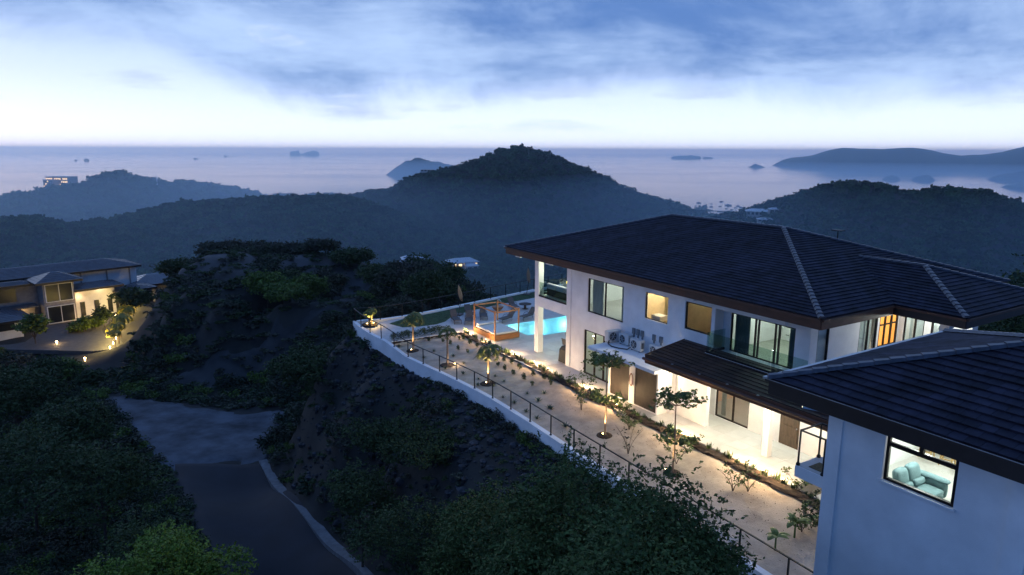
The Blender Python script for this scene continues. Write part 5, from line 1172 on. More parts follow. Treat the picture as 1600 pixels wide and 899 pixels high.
# ---------------------------------------------------------------- loungers
def lounger():
    r = empty('sun_lounger', 'x', 'sun lounger', (0, 0, 0), 'dark sun loungers on the pool deck')
    for s in (-.28, .28):
        MB().bar((-.85, s, .28), (.45, s, .30), .05, .05).build('side_rail', rattan_m, r)
        MB().tube([(-.8, s, .27), (-.9, s, .12), (-.78, s, 0)], .022, 5).build('leg', rattan_m, r); MB().tube([(.3, s, .27), (.42, s, .12), (.30, s, 0)], .022, 5).build('leg', rattan_m, r)
        MB().tube([(-.1, s*1.12, .30), (.0, s*1.14, .46), (.42, s*1.14, .48), (.52, s*1.1, .36)], .02, 5).build('armrest', rattan_m, r)
    V = MB().box(-.88, .42, -.26, .26, .30, .335); V.build('seat', lounger_m, r)
    V = MB().slabs([(.42, -.26, .335), (.95, -.26, .83), (.95, .26, .83), (.42, .26, .335)], [(.44, -.26, .30), (.98, -.26, .80), (.98, .26, .80), (.44, .26, .30)]); V.build('backrest', lounger_m, r)
    return r
lg = lounger()
LL = [(-48.4, 24.6, 2.9, 'dark sun lounger nearest the lawn bend, beside the left parasol pole'), (-47.6, 25.4, 2.6, 'dark sun lounger with raised back just left of the daybed'), (-49.5, 26.5, 2.9, 'dark sun lounger behind the first pair, by the left parasol'), (-48.4, 27.2, 2.7, 'dark sun lounger directly behind the daybed post'),
      (-46.5, 28.3, 1.9, 'dark sun lounger at the pool corner seen through the daybed frame'), (-46.3, 30.2, 1.9, 'dark sun lounger on the pool edge left of the white column'), (-50.1, 31.2, 2.9, 'dark sun lounger by the dark table near the lawn'), (-47.8, 36.2, 1.9, 'far sun lounger seen between column and villa')]
for i, (x, y, rz, lb) in enumerate(LL):
    o = lg if i == 0 else copy_tree(lg); place(o, x, y, .002, rz, 1.0); o['label'] = lb
# low table and hoop chair
tb = empty('side_table', 'dark round low table between loungers near the lawn', 'table', (-49.4, 32.0, 0)); MB().lathe((-49.4, 32.0, .42), [(.55, 0), (.57, .03), (.55, .05)], 16).build('table_top', rattan_m, tb); MB().lathe((-49.4, 32.0, 0), [(.3, 0), (.12, .05), (.1, .42)], 10).build('pedestal', rattan_m, tb)
hc = empty('hoop_chair', 'round woven chair with a hoop back behind the daybed', 'chair', (-50.1, 29.6, 0)); MB().lathe((-50.1, 29.6, .12), [(.35, 0), (.5, .16), (.52, .24), (.42, .27)], 16).build('seat', wood_m, hc)
MB().tube([(-50.1+.5*math.cos(t), 29.6+.15, .4+.55*math.sin(t)) for t in np.linspace(0, math.pi, 12)], .03, 5).build('hoop', gutter_m, hc); MB().lathe((-50.1, 29.6, 0), [(.2, 0), (.22, .12)], 10).build('base', wood_m, hc)
# folded cantilever parasols
par_m = mat('tan_canvas', (.30, .24, .19), .85, var=.2, nscale=4, stretch=(8, 8, 1))
def parasol():
    r = empty('cantilever_parasol', 'x', 'parasol', (0, 0, 0)); MB().box(-.4, .4, -.4, .4, 0, .08).build('base', rail_m, r)
    MB().tube([(0, 0, .08), (-.55, .1, 1.6), (-.35, .2, 2.5), (.4, .35, 3.1), (1.0, .5, 3.35)], .035, 6).build('arm', rail_m, r)
    V = []; Fs = []; n_ = 10; a = np.array([1.0, .5, 3.2]); b = np.array([-.75, .0, 1.35])
    for i in range(7):
        t_ = i/6; c = a+(b-a)*t_; R_c = .06+.28*math.sin(math.pi*min(1, t_*.75))*(1 if t_ < .9 else .8)
        for k in range(n_): an = 2*math.pi*k/n_; rr2 = R_c*(1+.25*math.cos(5*an)); V.append(c+rr2*np.array([.35*math.cos(an), math.sin(an)*.55, .75*math.cos(an)]))
    for i in range(6):
        for k in range(n_): Fs.append((i*n_+k, i*n_+(k+1) % n_, (i+1)*n_+(k+1) % n_, (i+1)*n_+k))
    MB().add(V, Fs).build('folded_canopy', par_m, r); return r
pa = parasol(); pb_ = copy_tree(pa)
place(pa, -50.4, 25.9, .03, -.9, .85); place(pb_, -54.4, 35.4, .03, -.9, .85); pa['label'] = 'folded tan cantilever parasol standing by the loungers left of the daybed'; pb_['label'] = 'folded tan cantilever parasol at the back railing beside the white column'
# dining set and covered grill
dn = empty('dining_table', 'pale outdoor dining table beyond the covered grill', 'table', (-36.3, 28.4, 0)); B(-37.3, -35.2, 27.9, 28.9, .70, .75).build('table_top', cushion_m, dn)
for x in (-37.2, -35.3):
    for y in (28.0, 28.8): B(x-.03, x+.03, y-.03, y+.03, 0, .70).build('leg', lounger_m, dn)
ch0 = empty('outdoor_chair', 'x', 'chair', (0, 0, 0), 'chairs around the outdoor dining table'); B(-.25, .25, -.25, .25, .42, .46).build('seat', cushion_m, ch0); MB().slabs([(-.25, .22, .46), (.25, .22, .46), (.25, .34, .95), (-.25, .34, .95)], [(-.25, .25, .46), (.25, .25, .46), (.25, .37, .95), (-.25, .37, .95)]).build('backrest', lounger_m, ch0)
for x in (-.23, .23):
    for y in (-.22, .24): B(x-.018, x+.018, y-.018, y+.018, 0, .42).build('leg', lounger_m, ch0)
for s in (-.25, .25): MB().tube([(s, -.22, .44), (s, -.2, .66), (s, .26, .68)], .016, 4).build('armrest', lounger_m, ch0)
for i, (x, y, rz, lb) in enumerate([(-36.9, 27.45, math.pi, 'outdoor chair on the near side of the dining table, closest to the column'), (-36.1, 27.45, math.pi, 'outdoor chair on the near side of the dining table, beside the grill cover'), (-37.8, 28.4, math.pi/2, 'outdoor chair at the head of the dining table facing the villa'), (-36.5, 29.3, 0, 'outdoor chair on the pool side of the dining table')]):
    o = ch0 if i == 0 else copy_tree(ch0); place(o, x, y, .012, rz); o['label'] = lb
gr = MB(); V = []
for z, ix, iy in ((0.03, 0, 0), (.55, .03, .03), (.86, .05, .05), (1.08, .16, .14), (1.16, .3, .24)): V += [(-35.35+ix, 25.55+iy, z), (-34.5-ix, 25.55+iy, z), (-34.5-ix, 26.2-iy, z), (-35.35+ix, 26.2-iy, z)]
gr.add(V, [(i*4+k, i*4+(k+1) % 4, i*4+4+(k+1) % 4, i*4+4+k) for i in range(4) for k in range(4)]+[(16, 17, 18, 19)]).build('covered_grill', mat('black_cover', (.010, .010, .012), .6, var=.3, nscale=6, bump=.8, bscale=5), base=(-34.9, 25.9, 0), label='barbecue grill under a black cover at the villa corner', cat='grill')
# upper terrace furniture
ts = empty('terrace_sofa', 'low woven sofa with white cushions on the upper terrace', 'sofa', (-36.3, 26.4, F2))
B(-37.5, -34.5, 26.05, 26.85, F2+.08, F2+.55).build('frame', rattan_m, ts)
for i in range(3): B(-37.48+i*1.0, -36.54+i*1.0, 26.035, 26.048, F2+.10, F2+.53).build('panel', rattan_m, ts)
for i in range(3): MB().cushion(-37.5+i*1.0, -36.54+i*1.0, 26.2, 26.85, F2+.55, F2+.72, .05).build('seat_cushion', cushion_m, ts); MB().cushion(-37.5+i*1.0, -36.54+i*1.0, 26.02, 26.24, F2+.52, F2+.92, .05).build('back_cushion', cushion_m, ts)
lp = empty('lantern', 'glowing yellow lantern on the upper terrace behind the sofa', 'lantern', (-36.75, 27.4, F2)); MB().lathe((-36.75, 27.4, F2+.75), [(.12, 0), (.2, .1), (.22, .22), (.14, .36), (.05, .42)], 12).build('shade', emit('yellow_glow', (1, .68, .06), 3.2), lp); MB().tube([(-36.75, 27.4, F2), (-36.75, 27.4, F2+.75)], .03).build('stand', rattan_m, lp)
ft = empty('fire_table', 'dark low table beyond the terrace sofa', 'table', (-35.6, 28.6, F2)); B(-36.4, -34.9, 28.2, 29.0, F2+.35, F2+.42).build('table_top', rattan_m, ft); B(-36.2, -35.1, 28.35, 28.85, F2, F2+.35).build('base', rattan_m, ft)
for i, (x, y, rz) in enumerate([(-36.6, 30.6, .1), (-35.7, 30.7, -.1), (-35.0, 30.4, .3)]):
    o = copy_tree(ch0); place(o, x, y, F2, rz); o['label'] = ('left dark chair at the far end of the upper terrace', 'middle dark chair at the far end of the upper terrace', 'right dark chair beside the glass wall of the upper terrace')[i]; o['group'] = 'chairs on the upper terrace'
# living room chairs seen through the big window
arm_m = mat('tan_leather', (.16, .085, .05), .6, var=.1)
ac_ = empty('armchair', 'brown tub armchair inside the big upper window', 'armchair', (-29.9, 27.3, F2)); MB().lathe((-29.9, 27.3, F2+.12), [(.3, 0), (.38, .15), (.36, .3)], 12).build('seat', arm_m, ac_)
V = []; Fs = []
for k in range(11):
    a = -.3+k*3.7/10; 
    for r_, z in ((.33, .4), (.42, .4), (.44, .80), (.38, .80)): V.append((-29.9+r_*math.cos(a), 27.3+r_*math.sin(a), F2+z-.1))
for k in range(10): Fs += [(k*4+j, k*4+(j+1) % 4, k*4+4+(j+1) % 4, k*4+4+j) for j in range(4)]
MB().add(V, Fs).build('backrest', arm_m, ac_)
for i, (x, y, rz) in enumerate([(-32.0, 32.0, .5), (-31.0, 32.6, -.4), (-30.4, 31.6, 2.4)]):
    o = copy_tree(ch0); place(o, x, y, F2+.02, rz); o['label'] = ('left', 'middle', 'right')[i]+' pale dining chair deep inside the big upper window'; o['group'] = 'dining chairs inside the upper living room'
dt = empty('dining_table', 'pale dining table deep inside the big upper window', 'table', (-31.1, 32.1, F2)); B(-31.7, -30.6, 31.9, 32.4, F2+.72, F2+.76).build('table_top', stucco_in, dt); B(-31.2, -31.1, 32.1, 32.2, F2, F2+.72).build('leg', rattan_m, dt)
#@@FAR
# ================================================================ gully road and tracks
def road_strip(name, A_, B_, m, label, lift=.05, nx=60, ny=16, kind='structure', rough_=0):
    A_, B_ = np.array([pz(*p)[:2] for p in A_]), np.array([pz(*p)[:2] for p in B_])
    t_ = np.linspace(0, 1, nx); ta = np.linspace(0, 1, len(A_)); tb_ = np.linspace(0, 1, len(B_))
    P = np.stack([np.interp(t_, ta, A_[:, i]) for i in (0, 1)], -1); Q = np.stack([np.interp(t_, tb_, B_[:, i]) for i in (0, 1)], -1)
    s = np.linspace(0, 1, ny); G = P[:, None]*(1-s)[None, :, None]+Q[:, None]*s[None, :, None]
    if rough_:
        jit = fbm(G[..., 0]*.5, G[..., 1]*.5, 77, 4)*rough_; edge_ = (np.abs(s-.5)*2)**6; G[..., 0] += jit*edge_[None]; G[..., 1] += jit*edge_[None]
    Zs = hgt(G[..., 0], G[..., 1])
    for _ in range(6): Zs[1:-1, 1:-1] = (Zs[:-2, 1:-1]+Zs[2:, 1:-1]+Zs[1:-1, :-2]+Zs[1:-1, 2:])/4
    Zs += lift; Zs[0] -= .25; Zs[-1] -= .25; Zs[:, 0] -= .25; Zs[:, -1] -= .25
    o = link(name, grid_mesh(name, G[..., 0], G[..., 1], Zs, m), None, (0, 0, 0), 'w'); return props(o, label, kind=kind)
asphalt = mat('asphalt', (.008, .011, .018), .8, var=.25, nscale=.6, bump=.4, bscale=14)
pale_grav = mat('pale_crushed_stone', (.020, .024, .030), .9, nscale=.35, col2=(.10, .11, .13), bump=1.2, bscale=5)
grey_dirt = mat('grey_dirt', (.014, .014, .016), .9, nscale=.28, col2=(.050, .050, .052), bump=.8, bscale=2.5)
conc = mat('concrete', (.34, .33, .31), .85)
road_strip('road', [(262,722,-12.4),(300,800,-11.3),(330,899,-10.5),(340,980,-10)], [(412,722,-12.3),(480,800,-11),(560,899,-10.5),(610,980,-10)], asphalt, 'dark asphalt road climbing out of the gully', .22)
road_strip('gravel_clearing', [(150,618,-13.6),(230,622,-13.6),(320,636,-13.4),(452,642,-13.2)], [(262,738,-12.4),(300,732,-12.4),(350,722,-12.4),(415,724,-12.3)], pale_grav, 'pale crushed stone clearing at the end of the asphalt road', .20, rough_=1.6)
road_strip('gravel_clearing', [(350,640,-13.3),(400,640,-13.2),(452,642,-13.2)], [(405,722,-12.3),(412,728,-12.3),(420,726,-12.3)], pale_grav, 'rutted pale stone washed against the road corner', .12, 30, 10, rough_=.9)
road_strip('dirt_track', [(180,600,-13.2),(300,560,-10.8),(420,540,-9.8),(520,500,-9.3),(600,462,-9.1),(650,446,-9.2)], [(200,618,-13.4),(320,592,-12),(440,562,-10.5),(545,522,-9.4),(640,480,-9.0),(690,455,-9.4)], grey_dirt, 'grey dirt track curving round the terraced knoll', .10, 90, 12, rough_=1.2)
road_strip('dirt_track', [(585,464,-9.1),(640,450,-9.2),(668,444,-9.3)], [(590,468,-9.1),(645,454,-9.2),(672,447,-9.3)], pale_grav, 'pale scar of gravel on the dirt track', .16, 30, 6, rough_=.4)
# concrete drain beside the road
dp = [(411,722,-12.3),(440,762,-11.6),(480,806,-11),(520,850,-10.7),(562,899,-10.5),(600,950,-10.2)]
P = np.array([pz(*p) for p in dp]); t_ = np.linspace(0, 1, 40); P = np.stack([np.interp(t_, np.linspace(0, 1, 6), P[:, i]) for i in range(3)], -1); P[:, 2] = hgt(P[:, 0], P[:, 1])
for _ in range(8): P[1:-1, 2] = (P[:-2, 2]+P[2:, 2])/2
dpw = np.gradient(P[:, :2], axis=0); nn_ = np.stack([-dpw[:, 1], dpw[:, 0]], -1); nn_ /= np.linalg.norm(nn_, axis=1)[:, None]
dr_ = empty('drain_channel', 'pale concrete drain channel along the asphalt road', 'drain', tuple(P[20]), frame='w')
for i in range(39):
    a, b = P[i], P[i+1]; wv = nn_[i]*.34; wb_ = nn_[i+1]*.34; z = .22
    T_ = [(*(a[:2]-wv), a[2]+z), (*(b[:2]-wb_), b[2]+z), (*(b[:2]+wb_), b[2]+z), (*(a[:2]+wv), a[2]+z)]
    T_ = [tuple(np.array(q)*[1, 1, 1]) for q in T_]; c_ = np.mean(T_, 0); T_ = [tuple(c_+(np.array(q)-c_)*.985) for q in T_]
    MB().slabs(T_, [(q[0], q[1], q[2]-.5) for q in T_]).build('concrete_slab', mat('drain_concrete', (.16, .16, .165), .85, var=.25, nscale=2, bump=.5), dr_)
# ================================================================ neighbouring compound
NA_ = math.radians(42); av = np.array([math.sin(NA_), math.cos(NA_)]); bv = np.array([-math.cos(NA_), math.sin(NA_)]); N0 = pz(74, 509, -15)[:2]; NZ = -15.0
def nbp(a, b, z): q = N0+av*a+bv*b; return (q[0], q[1], NZ+z)
NROT = math.atan2(av[1], av[0])
def nempty(name, label, cat, a, b, z=0, group=None): return empty(name, label, cat, nbp(a, b, z), group, 'w', NROT)
class NM(MB):                                     # local a,b,z -> relative to base given by parent
    def out(s, name, m, par, ab, **kw):
        V = [(v[0]-ab[0], v[1]-ab[1], v[2]-ab[2]) for v in s.V]; me = raw_mesh(name, V, s.F, m)
        if par is None:
            o = bpy.data.objects.new(name, me); COL.objects.link(o); o.location = nbp(*ab); o.rotation_euler = (0, 0, NROT); BASE[o.name] = tuple(o.location)
        else: o = bpy.data.objects.new(name, me); COL.objects.link(o); o.parent = par; BASE[o.name] = BASE[par.name]
        return props(o, **kw)
def hip(par, ab, a0, a1, b0, b1, ze, pitch, m, fm):
    w = (b1-b0)/2; la = a1-a0
    if la >= 2*w: R1, R2 = (a0+w, b0+w, ze+w*pitch), (a1-w, b0+w, ze+w*pitch)
    else: R1 = R2 = ((a0+a1)/2, (b0+b1)/2, ze+la/2*pitch); R1 = ((a0+a1)/2, b0+la/2, R1[2]); R2 = ((a0+a1)/2, b1-la/2, R1[2])
    r = NM().add([(a0, b0, ze), (a1, b0, ze), (a1, b1, ze), (a0, b1, ze), R1, R2], [(0, 1, 5, 4), (1, 2, 5), (2, 3, 4, 5), (3, 0, 4), (3, 2, 1, 0)] if la >= 2*w else [(0, 1, 4), (1, 2, 5, 4), (2, 3, 5), (3, 0, 4, 5), (3, 2, 1, 0)]).out('roof', m, par, ab)
    NM().box(a0+.05, a1-.05, b0+.05, b0+.13, ze-.32, ze-.01).box(a0+.05, a0+.13, b0+.13, b1, ze-.32, ze-.01).box(a1-.13, a1-.05, b0+.13, b1, ze-.32, ze-.01).out('fascia', fm, par, ab)
    faces = [((a0, b0, ze), (a1, b0, ze), R1, R2), ((a1, b0, ze), (a1, b1, ze), R2, R2), ((a0, b1, ze), (a0, b0, ze), R1, R1)]
    for e0, e1, q0, q1 in faces:
        e0, e1, q0, q1 = [np.array(x) for x in (e0, e1, q0, q1)]; n_ = max(5, int(np.linalg.norm((q0+q1)/2-(e0+e1)/2)/.55))
        mb = NM()
        for k in range(n_): t_ = k/n_; mb.bar(e0+(q0-e0)*t_+[0, 0, .03], e1+(q1-e1)*t_+[0, 0, .03], .05, .05)
        mb.out('roof_seams', m, r, ab)
    return r
nroof = mat('neighbour_roof', (.075, .078, .095), .38, var=.25, nscale=1.2); nstone = mat('neighbour_wall', (.30, .28, .27), .85, var=.2, nscale=2); ndark = mat('dark_glass', (.012, .014, .018), .25, spec=.3)
nh1 = nempty('neighbour_house', 'distant low brown roofed estate house with lit entrance on the left', 'house', 4, 4); A0 = (4, 4, 0)
NM().box(0, 4.5, 0, 9, 0, 7.1).out('wall', nstone, nh1, A0)
for z0, z1 in ((.3, 3.0), (3.9, 6.7)):
    o = NM().box(.35, 4.15, -.10, -.02, z0, z1).out('window', ndark, nh1, A0); NM().box(.25, .37, -.16, 0, z0-.1, z1+.1).box(4.13, 4.25, -.16, 0, z0-.1, z1+.1).box(.37, 4.13, -.16, 0, z0-.1, z0).box(.37, 4.13, -.16, 0, z1, z1+.1).box(2.2, 2.3, -.13, -.1, z0, z1).out('frame', stucco, o, A0)
hip(nh1, A0, -1.2, 5.7, -1.2, 5.0, 7.3, .42, nroof, fascia_d)
NM().box(4.5, 16.5, 6, 13, 0, 7.4).box(-12, 0, 6, 13, 0, 7.4).out('wall', stucco, nh1, A0); hip(nh1, A0, -13, 17.2, 4.8, 14.5, 7.6, .26, nroof, fascia_d)
for a in (7.2, 11.4, 15.2): NM().box(a, a+.22, 5.85, 5.98, 0, 7.4).out('column', nstone, nh1, A0)
NM().box(4.5, 11.0, 1.2, 6, 0, 5.2).out('wall', stucco, nh1, A0); hip(nh1, A0, 4.4, 12.2, -.4, 6.2, 5.3, .20, nroof, fascia_d)
for a in (5.4, 7.6, 9.7): o = NM().box(a, a+.75, 1.12, 1.19, .4, 2.9).out('window', ndark, nh1, A0); NM().box(a-.06, a+.81, 1.15, 1.21, 2.9, 2.98).out('frame', stucco, o, A0)
NM().box(11.0, 17, 2.8, 3.0, 0, 3.9).out('garage_door', mat('garage_dark', (.03, .026, .024), .6), nh1, A0); hip(nh1, A0, 10.6, 17.6, -.6, 5.6, 4.1, .16, nroof, fascia_d)
for a in (11.2, 14.4, 17.0): NM().box(a, a+.3, .1, .4, 0, 3.9).out('column', nstone, nh1, A0)
NM().box(15.5, 25, 5.0, 12, 0, 3.5).out('wall', nstone, nh1, A0); hip(nh1, A0, 14.2, 26.5, 3.4, 13, 3.9, .26, mat('silver_roof', (.16, .165, .19), .25, .35, var=.1), fascia_d)
NM().box(-9, 0, 3.4, 6, 0, 6.9).out('wall', nstone, nh1, A0); NM().box(-8.2, -3, 3.28, 3.39, 4.1, 6.3).out('window', ndark, nh1, A0); hip(nh1, A0, -9.6, -.2, 1.6, 5.8, 7.0, .2, nroof, fascia_d)
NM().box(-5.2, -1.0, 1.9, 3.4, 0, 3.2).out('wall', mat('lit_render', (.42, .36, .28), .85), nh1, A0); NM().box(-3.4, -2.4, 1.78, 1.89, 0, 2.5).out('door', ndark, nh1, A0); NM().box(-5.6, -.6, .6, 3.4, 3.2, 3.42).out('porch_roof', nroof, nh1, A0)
nh2 = nempty('neighbour_house', 'single storey wing with overhanging roof at the left picture edge', 'house', -9, -6); A2 = (-9, -6, 0)
NM().box(-16, -4.6, -6, 1, 0, 2.9).out('wall', stucco, nh2, A2); NM().box(-14, -5.6, -6.1, -6.01, 1.5, 2.6).out('window', ndark, nh2, A2); hip(nh2, A2, -17, -3.2, -7.2, 2.4, 3.1, .22, nroof, fascia_d)
# courtyard
cyp = [nbp(a, b, 0)[:2] for a, b in ((-8, -12), (0, -22), (12, -27), (24, -16), (27, -4), (24, 3), (11, 2.7), (4.5, 1), (-9, 2.0), (-12, -4))]
cy_m = mat('courtyard_paving', (.085, .08, .078), .75, var=.2, nscale=1.5)
MB().prism([(p[0], p[1]) for p in cyp], NZ-.5, NZ+.06).build('courtyard', cy_m, base=(*cyp[0], NZ), frame='w', kind='structure', label='dim paved courtyard in front of the neighbouring house')
def nlight(a, b, z, p, col=(1, .62, .25), r=.12, fix=True, lb='lamp', **kw):
    q = nbp(a, b, z); o = MB().lathe(q, [(.05, -.3), (.09, 0), (.13, .05), (.12, .16)], 8).build('courtyard_lamp', emit('court_lens', (1, .66, .3), 22), base=q, frame='w', label=lb, cat='garden light', group='lamps of the neighbouring compound')
    point_light('bulb', (q[0], q[1], q[2]+.3), p, col, r, None, frame='w', **kw)
for i, (a, b, p_) in enumerate(((4.9, -2.2, 80), (7.4, -2.4, 90), (9.6, -2.3, 90), (6.2, -2.7, 30))): nlight(a, b, .3, p_, lb=('warm lamp at the left end of the entrance planting', 'warm lamp in the middle of the entrance planting', 'warm lamp at the right end of the entrance planting', 'warm lamp against the entrance wall')[i])
q = nbp(8.5, .4, 5.0); point_light('porch_lamp', q, 50, (1, .7, .4), .1, frame='w'); q = nbp(5.2, .6, 3.9); point_light('porch_lamp', q, 45, (1, .6, .3), .1, frame='w')
q = nbp(-3, .9, 2.9); point_light('porch_lamp', q, 70, (1, .68, .35), .1, frame='w'); q = nbp(13.5, 1.6, 3.4); point_light('porch_lamp', q, 30, (1, .68, .35), .1, frame='w')
np_m = mat('lit_palm_leaf', (.22, .21, .03), .6, col2=(.30, .26, .04), nscale=1)  # lamplight put into the leaf colour: brighter and yellower than the other palms
ps = [pz(u, v, NZ) for u, v in ((181, 544), (186, 537), (190, 529), (196, 521), (201, 513), (206, 505), (213, 497), (219, 489))]
npalm = make_palm(2.6, 1.7, 41, 11, .1, .07); npalm['group'] = 'palms along the neighbouring drive'
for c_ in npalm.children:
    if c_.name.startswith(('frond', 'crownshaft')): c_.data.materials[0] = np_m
for i, p in enumerate(ps):
    o = npalm if i == 0 else copy_tree(npalm); place_w(o, (p[0], p[1], NZ), i*1.3, .95+.12*(i % 3)+.05*i)
    o['label'] = 'lamplit palm, %s in the row along the neighbouring drive counted from the near end' % ('first', 'second', 'third', 'fourth', 'fifth', 'sixth', 'seventh', 'last')[i]
    q = (p[0]-.5, p[1]-.6, NZ); l_ = MB().lathe(q, [(.05, 0), (.06, .3), (.08, .34), (.07, .42)], 8).build('courtyard_lamp', emit('court_lens', (1, .66, .3), 22), base=q, frame='w', label='low lamp at the foot of the %s palm of the drive from the near end' % ('first', 'second', 'third', 'fourth', 'fifth', 'sixth', 'seventh', 'last')[i], cat='garden light', group='lamps of the neighbouring compound')
    point_light('bulb', (q[0]-.3, q[1]-.5, q[2]+1.7), 420, (1, .72, .22), .12, frame='w')
for (u, v, p_, lb) in ((89, 538, 90, 'bright lamp in the round bed before the neighbouring house'), (133, 564, 40, 'small lamp by the entrance of the neighbouring drive')):
    q = pz(u, v, NZ); MB().lathe(q, [(.06, 0), (.08, .3), (.15, .34), (.14, .46)], 8).build('courtyard_lamp', emit('court_lens', (1, .66, .3), 22), base=tuple(q), frame='w', label=lb, cat='garden light', group='lamps of the neighbouring compound'); point_light('bulb', (q[0], q[1], q[2]+.8), p_, (1, .65, .28), .15, frame='w')
# ================================================================ small far houses, hotel, boats
def far_house(name, label, u, v, r, w, d, h, rot, m_roof, m_wall, lit=0, floors=1, flat=False, group=None):
    p = None
    ray_ = np.array([pr(u, v+h*350/r, q) for q in np.geomspace(r*.6, r*1.8, 160)])   # along the line of sight until it meets the ground
    hit_ = np.nonzero(ray_[:, 2] < hgt(ray_[:, 0], ray_[:, 1]))[0]
    if len(hit_): p = ray_[hit_[0]]
    if p is None: p = pr(u, v+h*350/r, r)
    s_ = math.hypot(p[0], p[1])/r; w, d, h = w*s_, d*s_, h*s_
    o = empty(name, label, 'house', tuple(p), group, 'w', rot); 
    def bld(mb, n_, m): me = raw_mesh(n_, mb.V, mb.F, m); q = bpy.data.objects.new(n_, me); COL.objects.link(q); q.parent = o; BASE[q.name] = BASE[o.name]; return q
    bld(MB().box(-w/2, w/2, -d/2, d/2, -3, h*.75), 'wall', m_wall)
    if flat: bld(MB().box(-w*.52, w*.52, -d*.54, d*.54, h*.75, h*.82), 'roof', m_roof)
    else: bld(MB().add([(-w*.56, -d*.62, h*.72), (w*.56, -d*.62, h*.72), (w*.56, d*.62, h*.72), (-w*.56, d*.62, h*.72), (-w*.3, 0, h*1.05), (w*.3, 0, h*1.05)], [(0, 1, 5, 4), (1, 2, 5), (2, 3, 4, 5), (3, 0, 4), (3, 2, 1, 0)]), 'roof', m_roof)
    nw = max(2, int(w/4))
    for f_ in range(floors):
        for k in range(nw):
            x = -w/2+w*(k+.5)/nw; zz_ = h*.75*(f_+.3)/floors; lit_ = (k*7+f_*3) % 5 < lit
            bld(MB().box(x-w*.3/nw, x+w*.3/nw, -d/2-.12, -d/2-.02, zz_, zz_+h*.35/floors), 'window', emit('warm_window', (1, .70, .38), 2.2) if lit_ else ndark)
    return o
wr = mat('pale_metal_roof', (.42, .46, .52), .35, .2, var=.05); ww = mat('far_white_wall', (.5, .5, .5), .8)
far_house('far_house', 'lone house with pale roof and lit windows in the dark valley', 722, 414, 330, 13, 9, 5, .45, wr, ww, lit=5)
far_house('far_house', 'small annex with pale roof beside the lone valley house', 734, 419, 322, 6, 7, 4, .45, wr, ww)
for i, (u, v, w_) in enumerate(((643, 409, 8), (655, 412, 8), (664, 421, 6), (634, 415, 5))): far_house('far_house', ('pale roof at the top of the valley hamlet among trees', 'second pale roof of the valley hamlet', 'lowest pale roof of the valley hamlet', 'leftmost small roof of the valley hamlet')[i], u, v, 300, w_, 6, 4, .3+i*.2, wr, ww, group='roofs of the valley hamlet')
far_house('far_house', 'large white roofed house on the slope above the bay', 1185, 334, 760, 24, 16, 7, -.3, wr, ww, lit=0); far_house('far_house', 'small white house right of the large bay house', 1212, 330, 770, 14, 9, 5, -.2, wr, ww)
far_house('far_house', 'pale roof just showing over the villa roof near the bay', 1196, 345, 720, 16, 9, 4, -.2, wr, ww)
far_house('hotel', 'distant pale hotel block with rows of lit windows on the left headland', 98, 286, 1700, 52, 26, 24, -.2, ww, mat('hotel_wall', (.36, .36, .40), .8), lit=4, floors=3, flat=True)['category'] = 'hotel'
far_house('hotel', 'left wing of the distant hotel on the headland', 82, 289, 1690, 22, 20, 20, -.2, ww, MATS['hotel_wall'], lit=1, floors=3, flat=True)['category'] = 'hotel'
far_house('far_house', 'low pale house between the hotel and the headland summit', 136, 288, 1700, 22, 12, 7, -.1, wr, ww); far_house('far_house', 'small flat roofed house on the mountain shoulder', 668, 267, 1060, 20, 10, 4, 0, wr, ww, flat=True)
mast = pr(244, 272, 1740); MB().tube([(mast[0], mast[1], mast[2]-24), (mast[0], mast[1], mast[2]+1)], [1.2, .5], 5).build('radio_mast', stucco, base=(mast[0], mast[1], mast[2]-20), frame='w', label='thin pale mast on the left headland ridge', cat='mast')
for i, (u, v) in enumerate(((79, 291.5), (85, 290.5), (182, 268.5), (1443, 257.5), (1448, 255), (1546, 257.5), (1424, 259))):
    r = 1690 if u < 200 else 8300; p = pr(u, v, r); s = r/1690*1.3
    MB().lathe((p[0], p[1], p[2]), [(s*.5, 0), (s, s*.5), (s, s*1.2), (s*.4, s*1.6)], 8).build('distant_lamp', emit('far_lamp', (1, .80, .62) if u < 1400 else (1, .7, .6), 14), base=tuple(p), frame='w', label=('white floodlight at the foot of the hotel wing', 'second floodlight at the foot of the hotel', 'single light near the headland summit', 'reddish light on the peninsula shore, lower of a pair', 'reddish light on the peninsula shore, upper of a pair', 'pale light on the peninsula near the right edge', 'faint light on the peninsula left of the pair')[i], cat='light')
hull_m = mat('boat_hull', (.30, .33, .38), .4); hull_d = mat('boat_hull_dark', (.05, .06, .08), .4)
def boat(L_, m, mast_=0):
    r = empty('boat', 'x', 'boat', (0, 0, 0), 'boats anchored in the bay', 'w')
    def bld(mb, n_, mm): q = bpy.data.objects.new(n_, raw_mesh(n_, mb.V, mb.F, mm)); COL.objects.link(q); q.parent = r; BASE[q.name] = BASE[r.name]
    w_ = L_*.14; T_ = [(-L_*.5, -w_, 1.6), (L_*.25, -w_, 1.7), (L_*.5, 0, 2.4), (L_*.25, w_, 1.7), (-L_*.5, w_, 1.6)]; Bt = [(x*.9, y*.7, -.5) for x, y, z in T_]; bld(MB().slabs(T_, Bt), 'hull', m)
    bld(MB().box(-L_*.22, L_*.12, -w_*.7, w_*.7, 1.6, 1.6+L_*.13), 'cabin', hull_m)
    if mast_: bld(MB().tube([(0, 0, 1.6), (0, 0, L_*1.1)], .22, 4), 'mast', hull_m)
    return r
b0, b1 = boat(13, hull_d), boat(12, hull_d, 1); names_ = 'moored boat in the bay, %s'
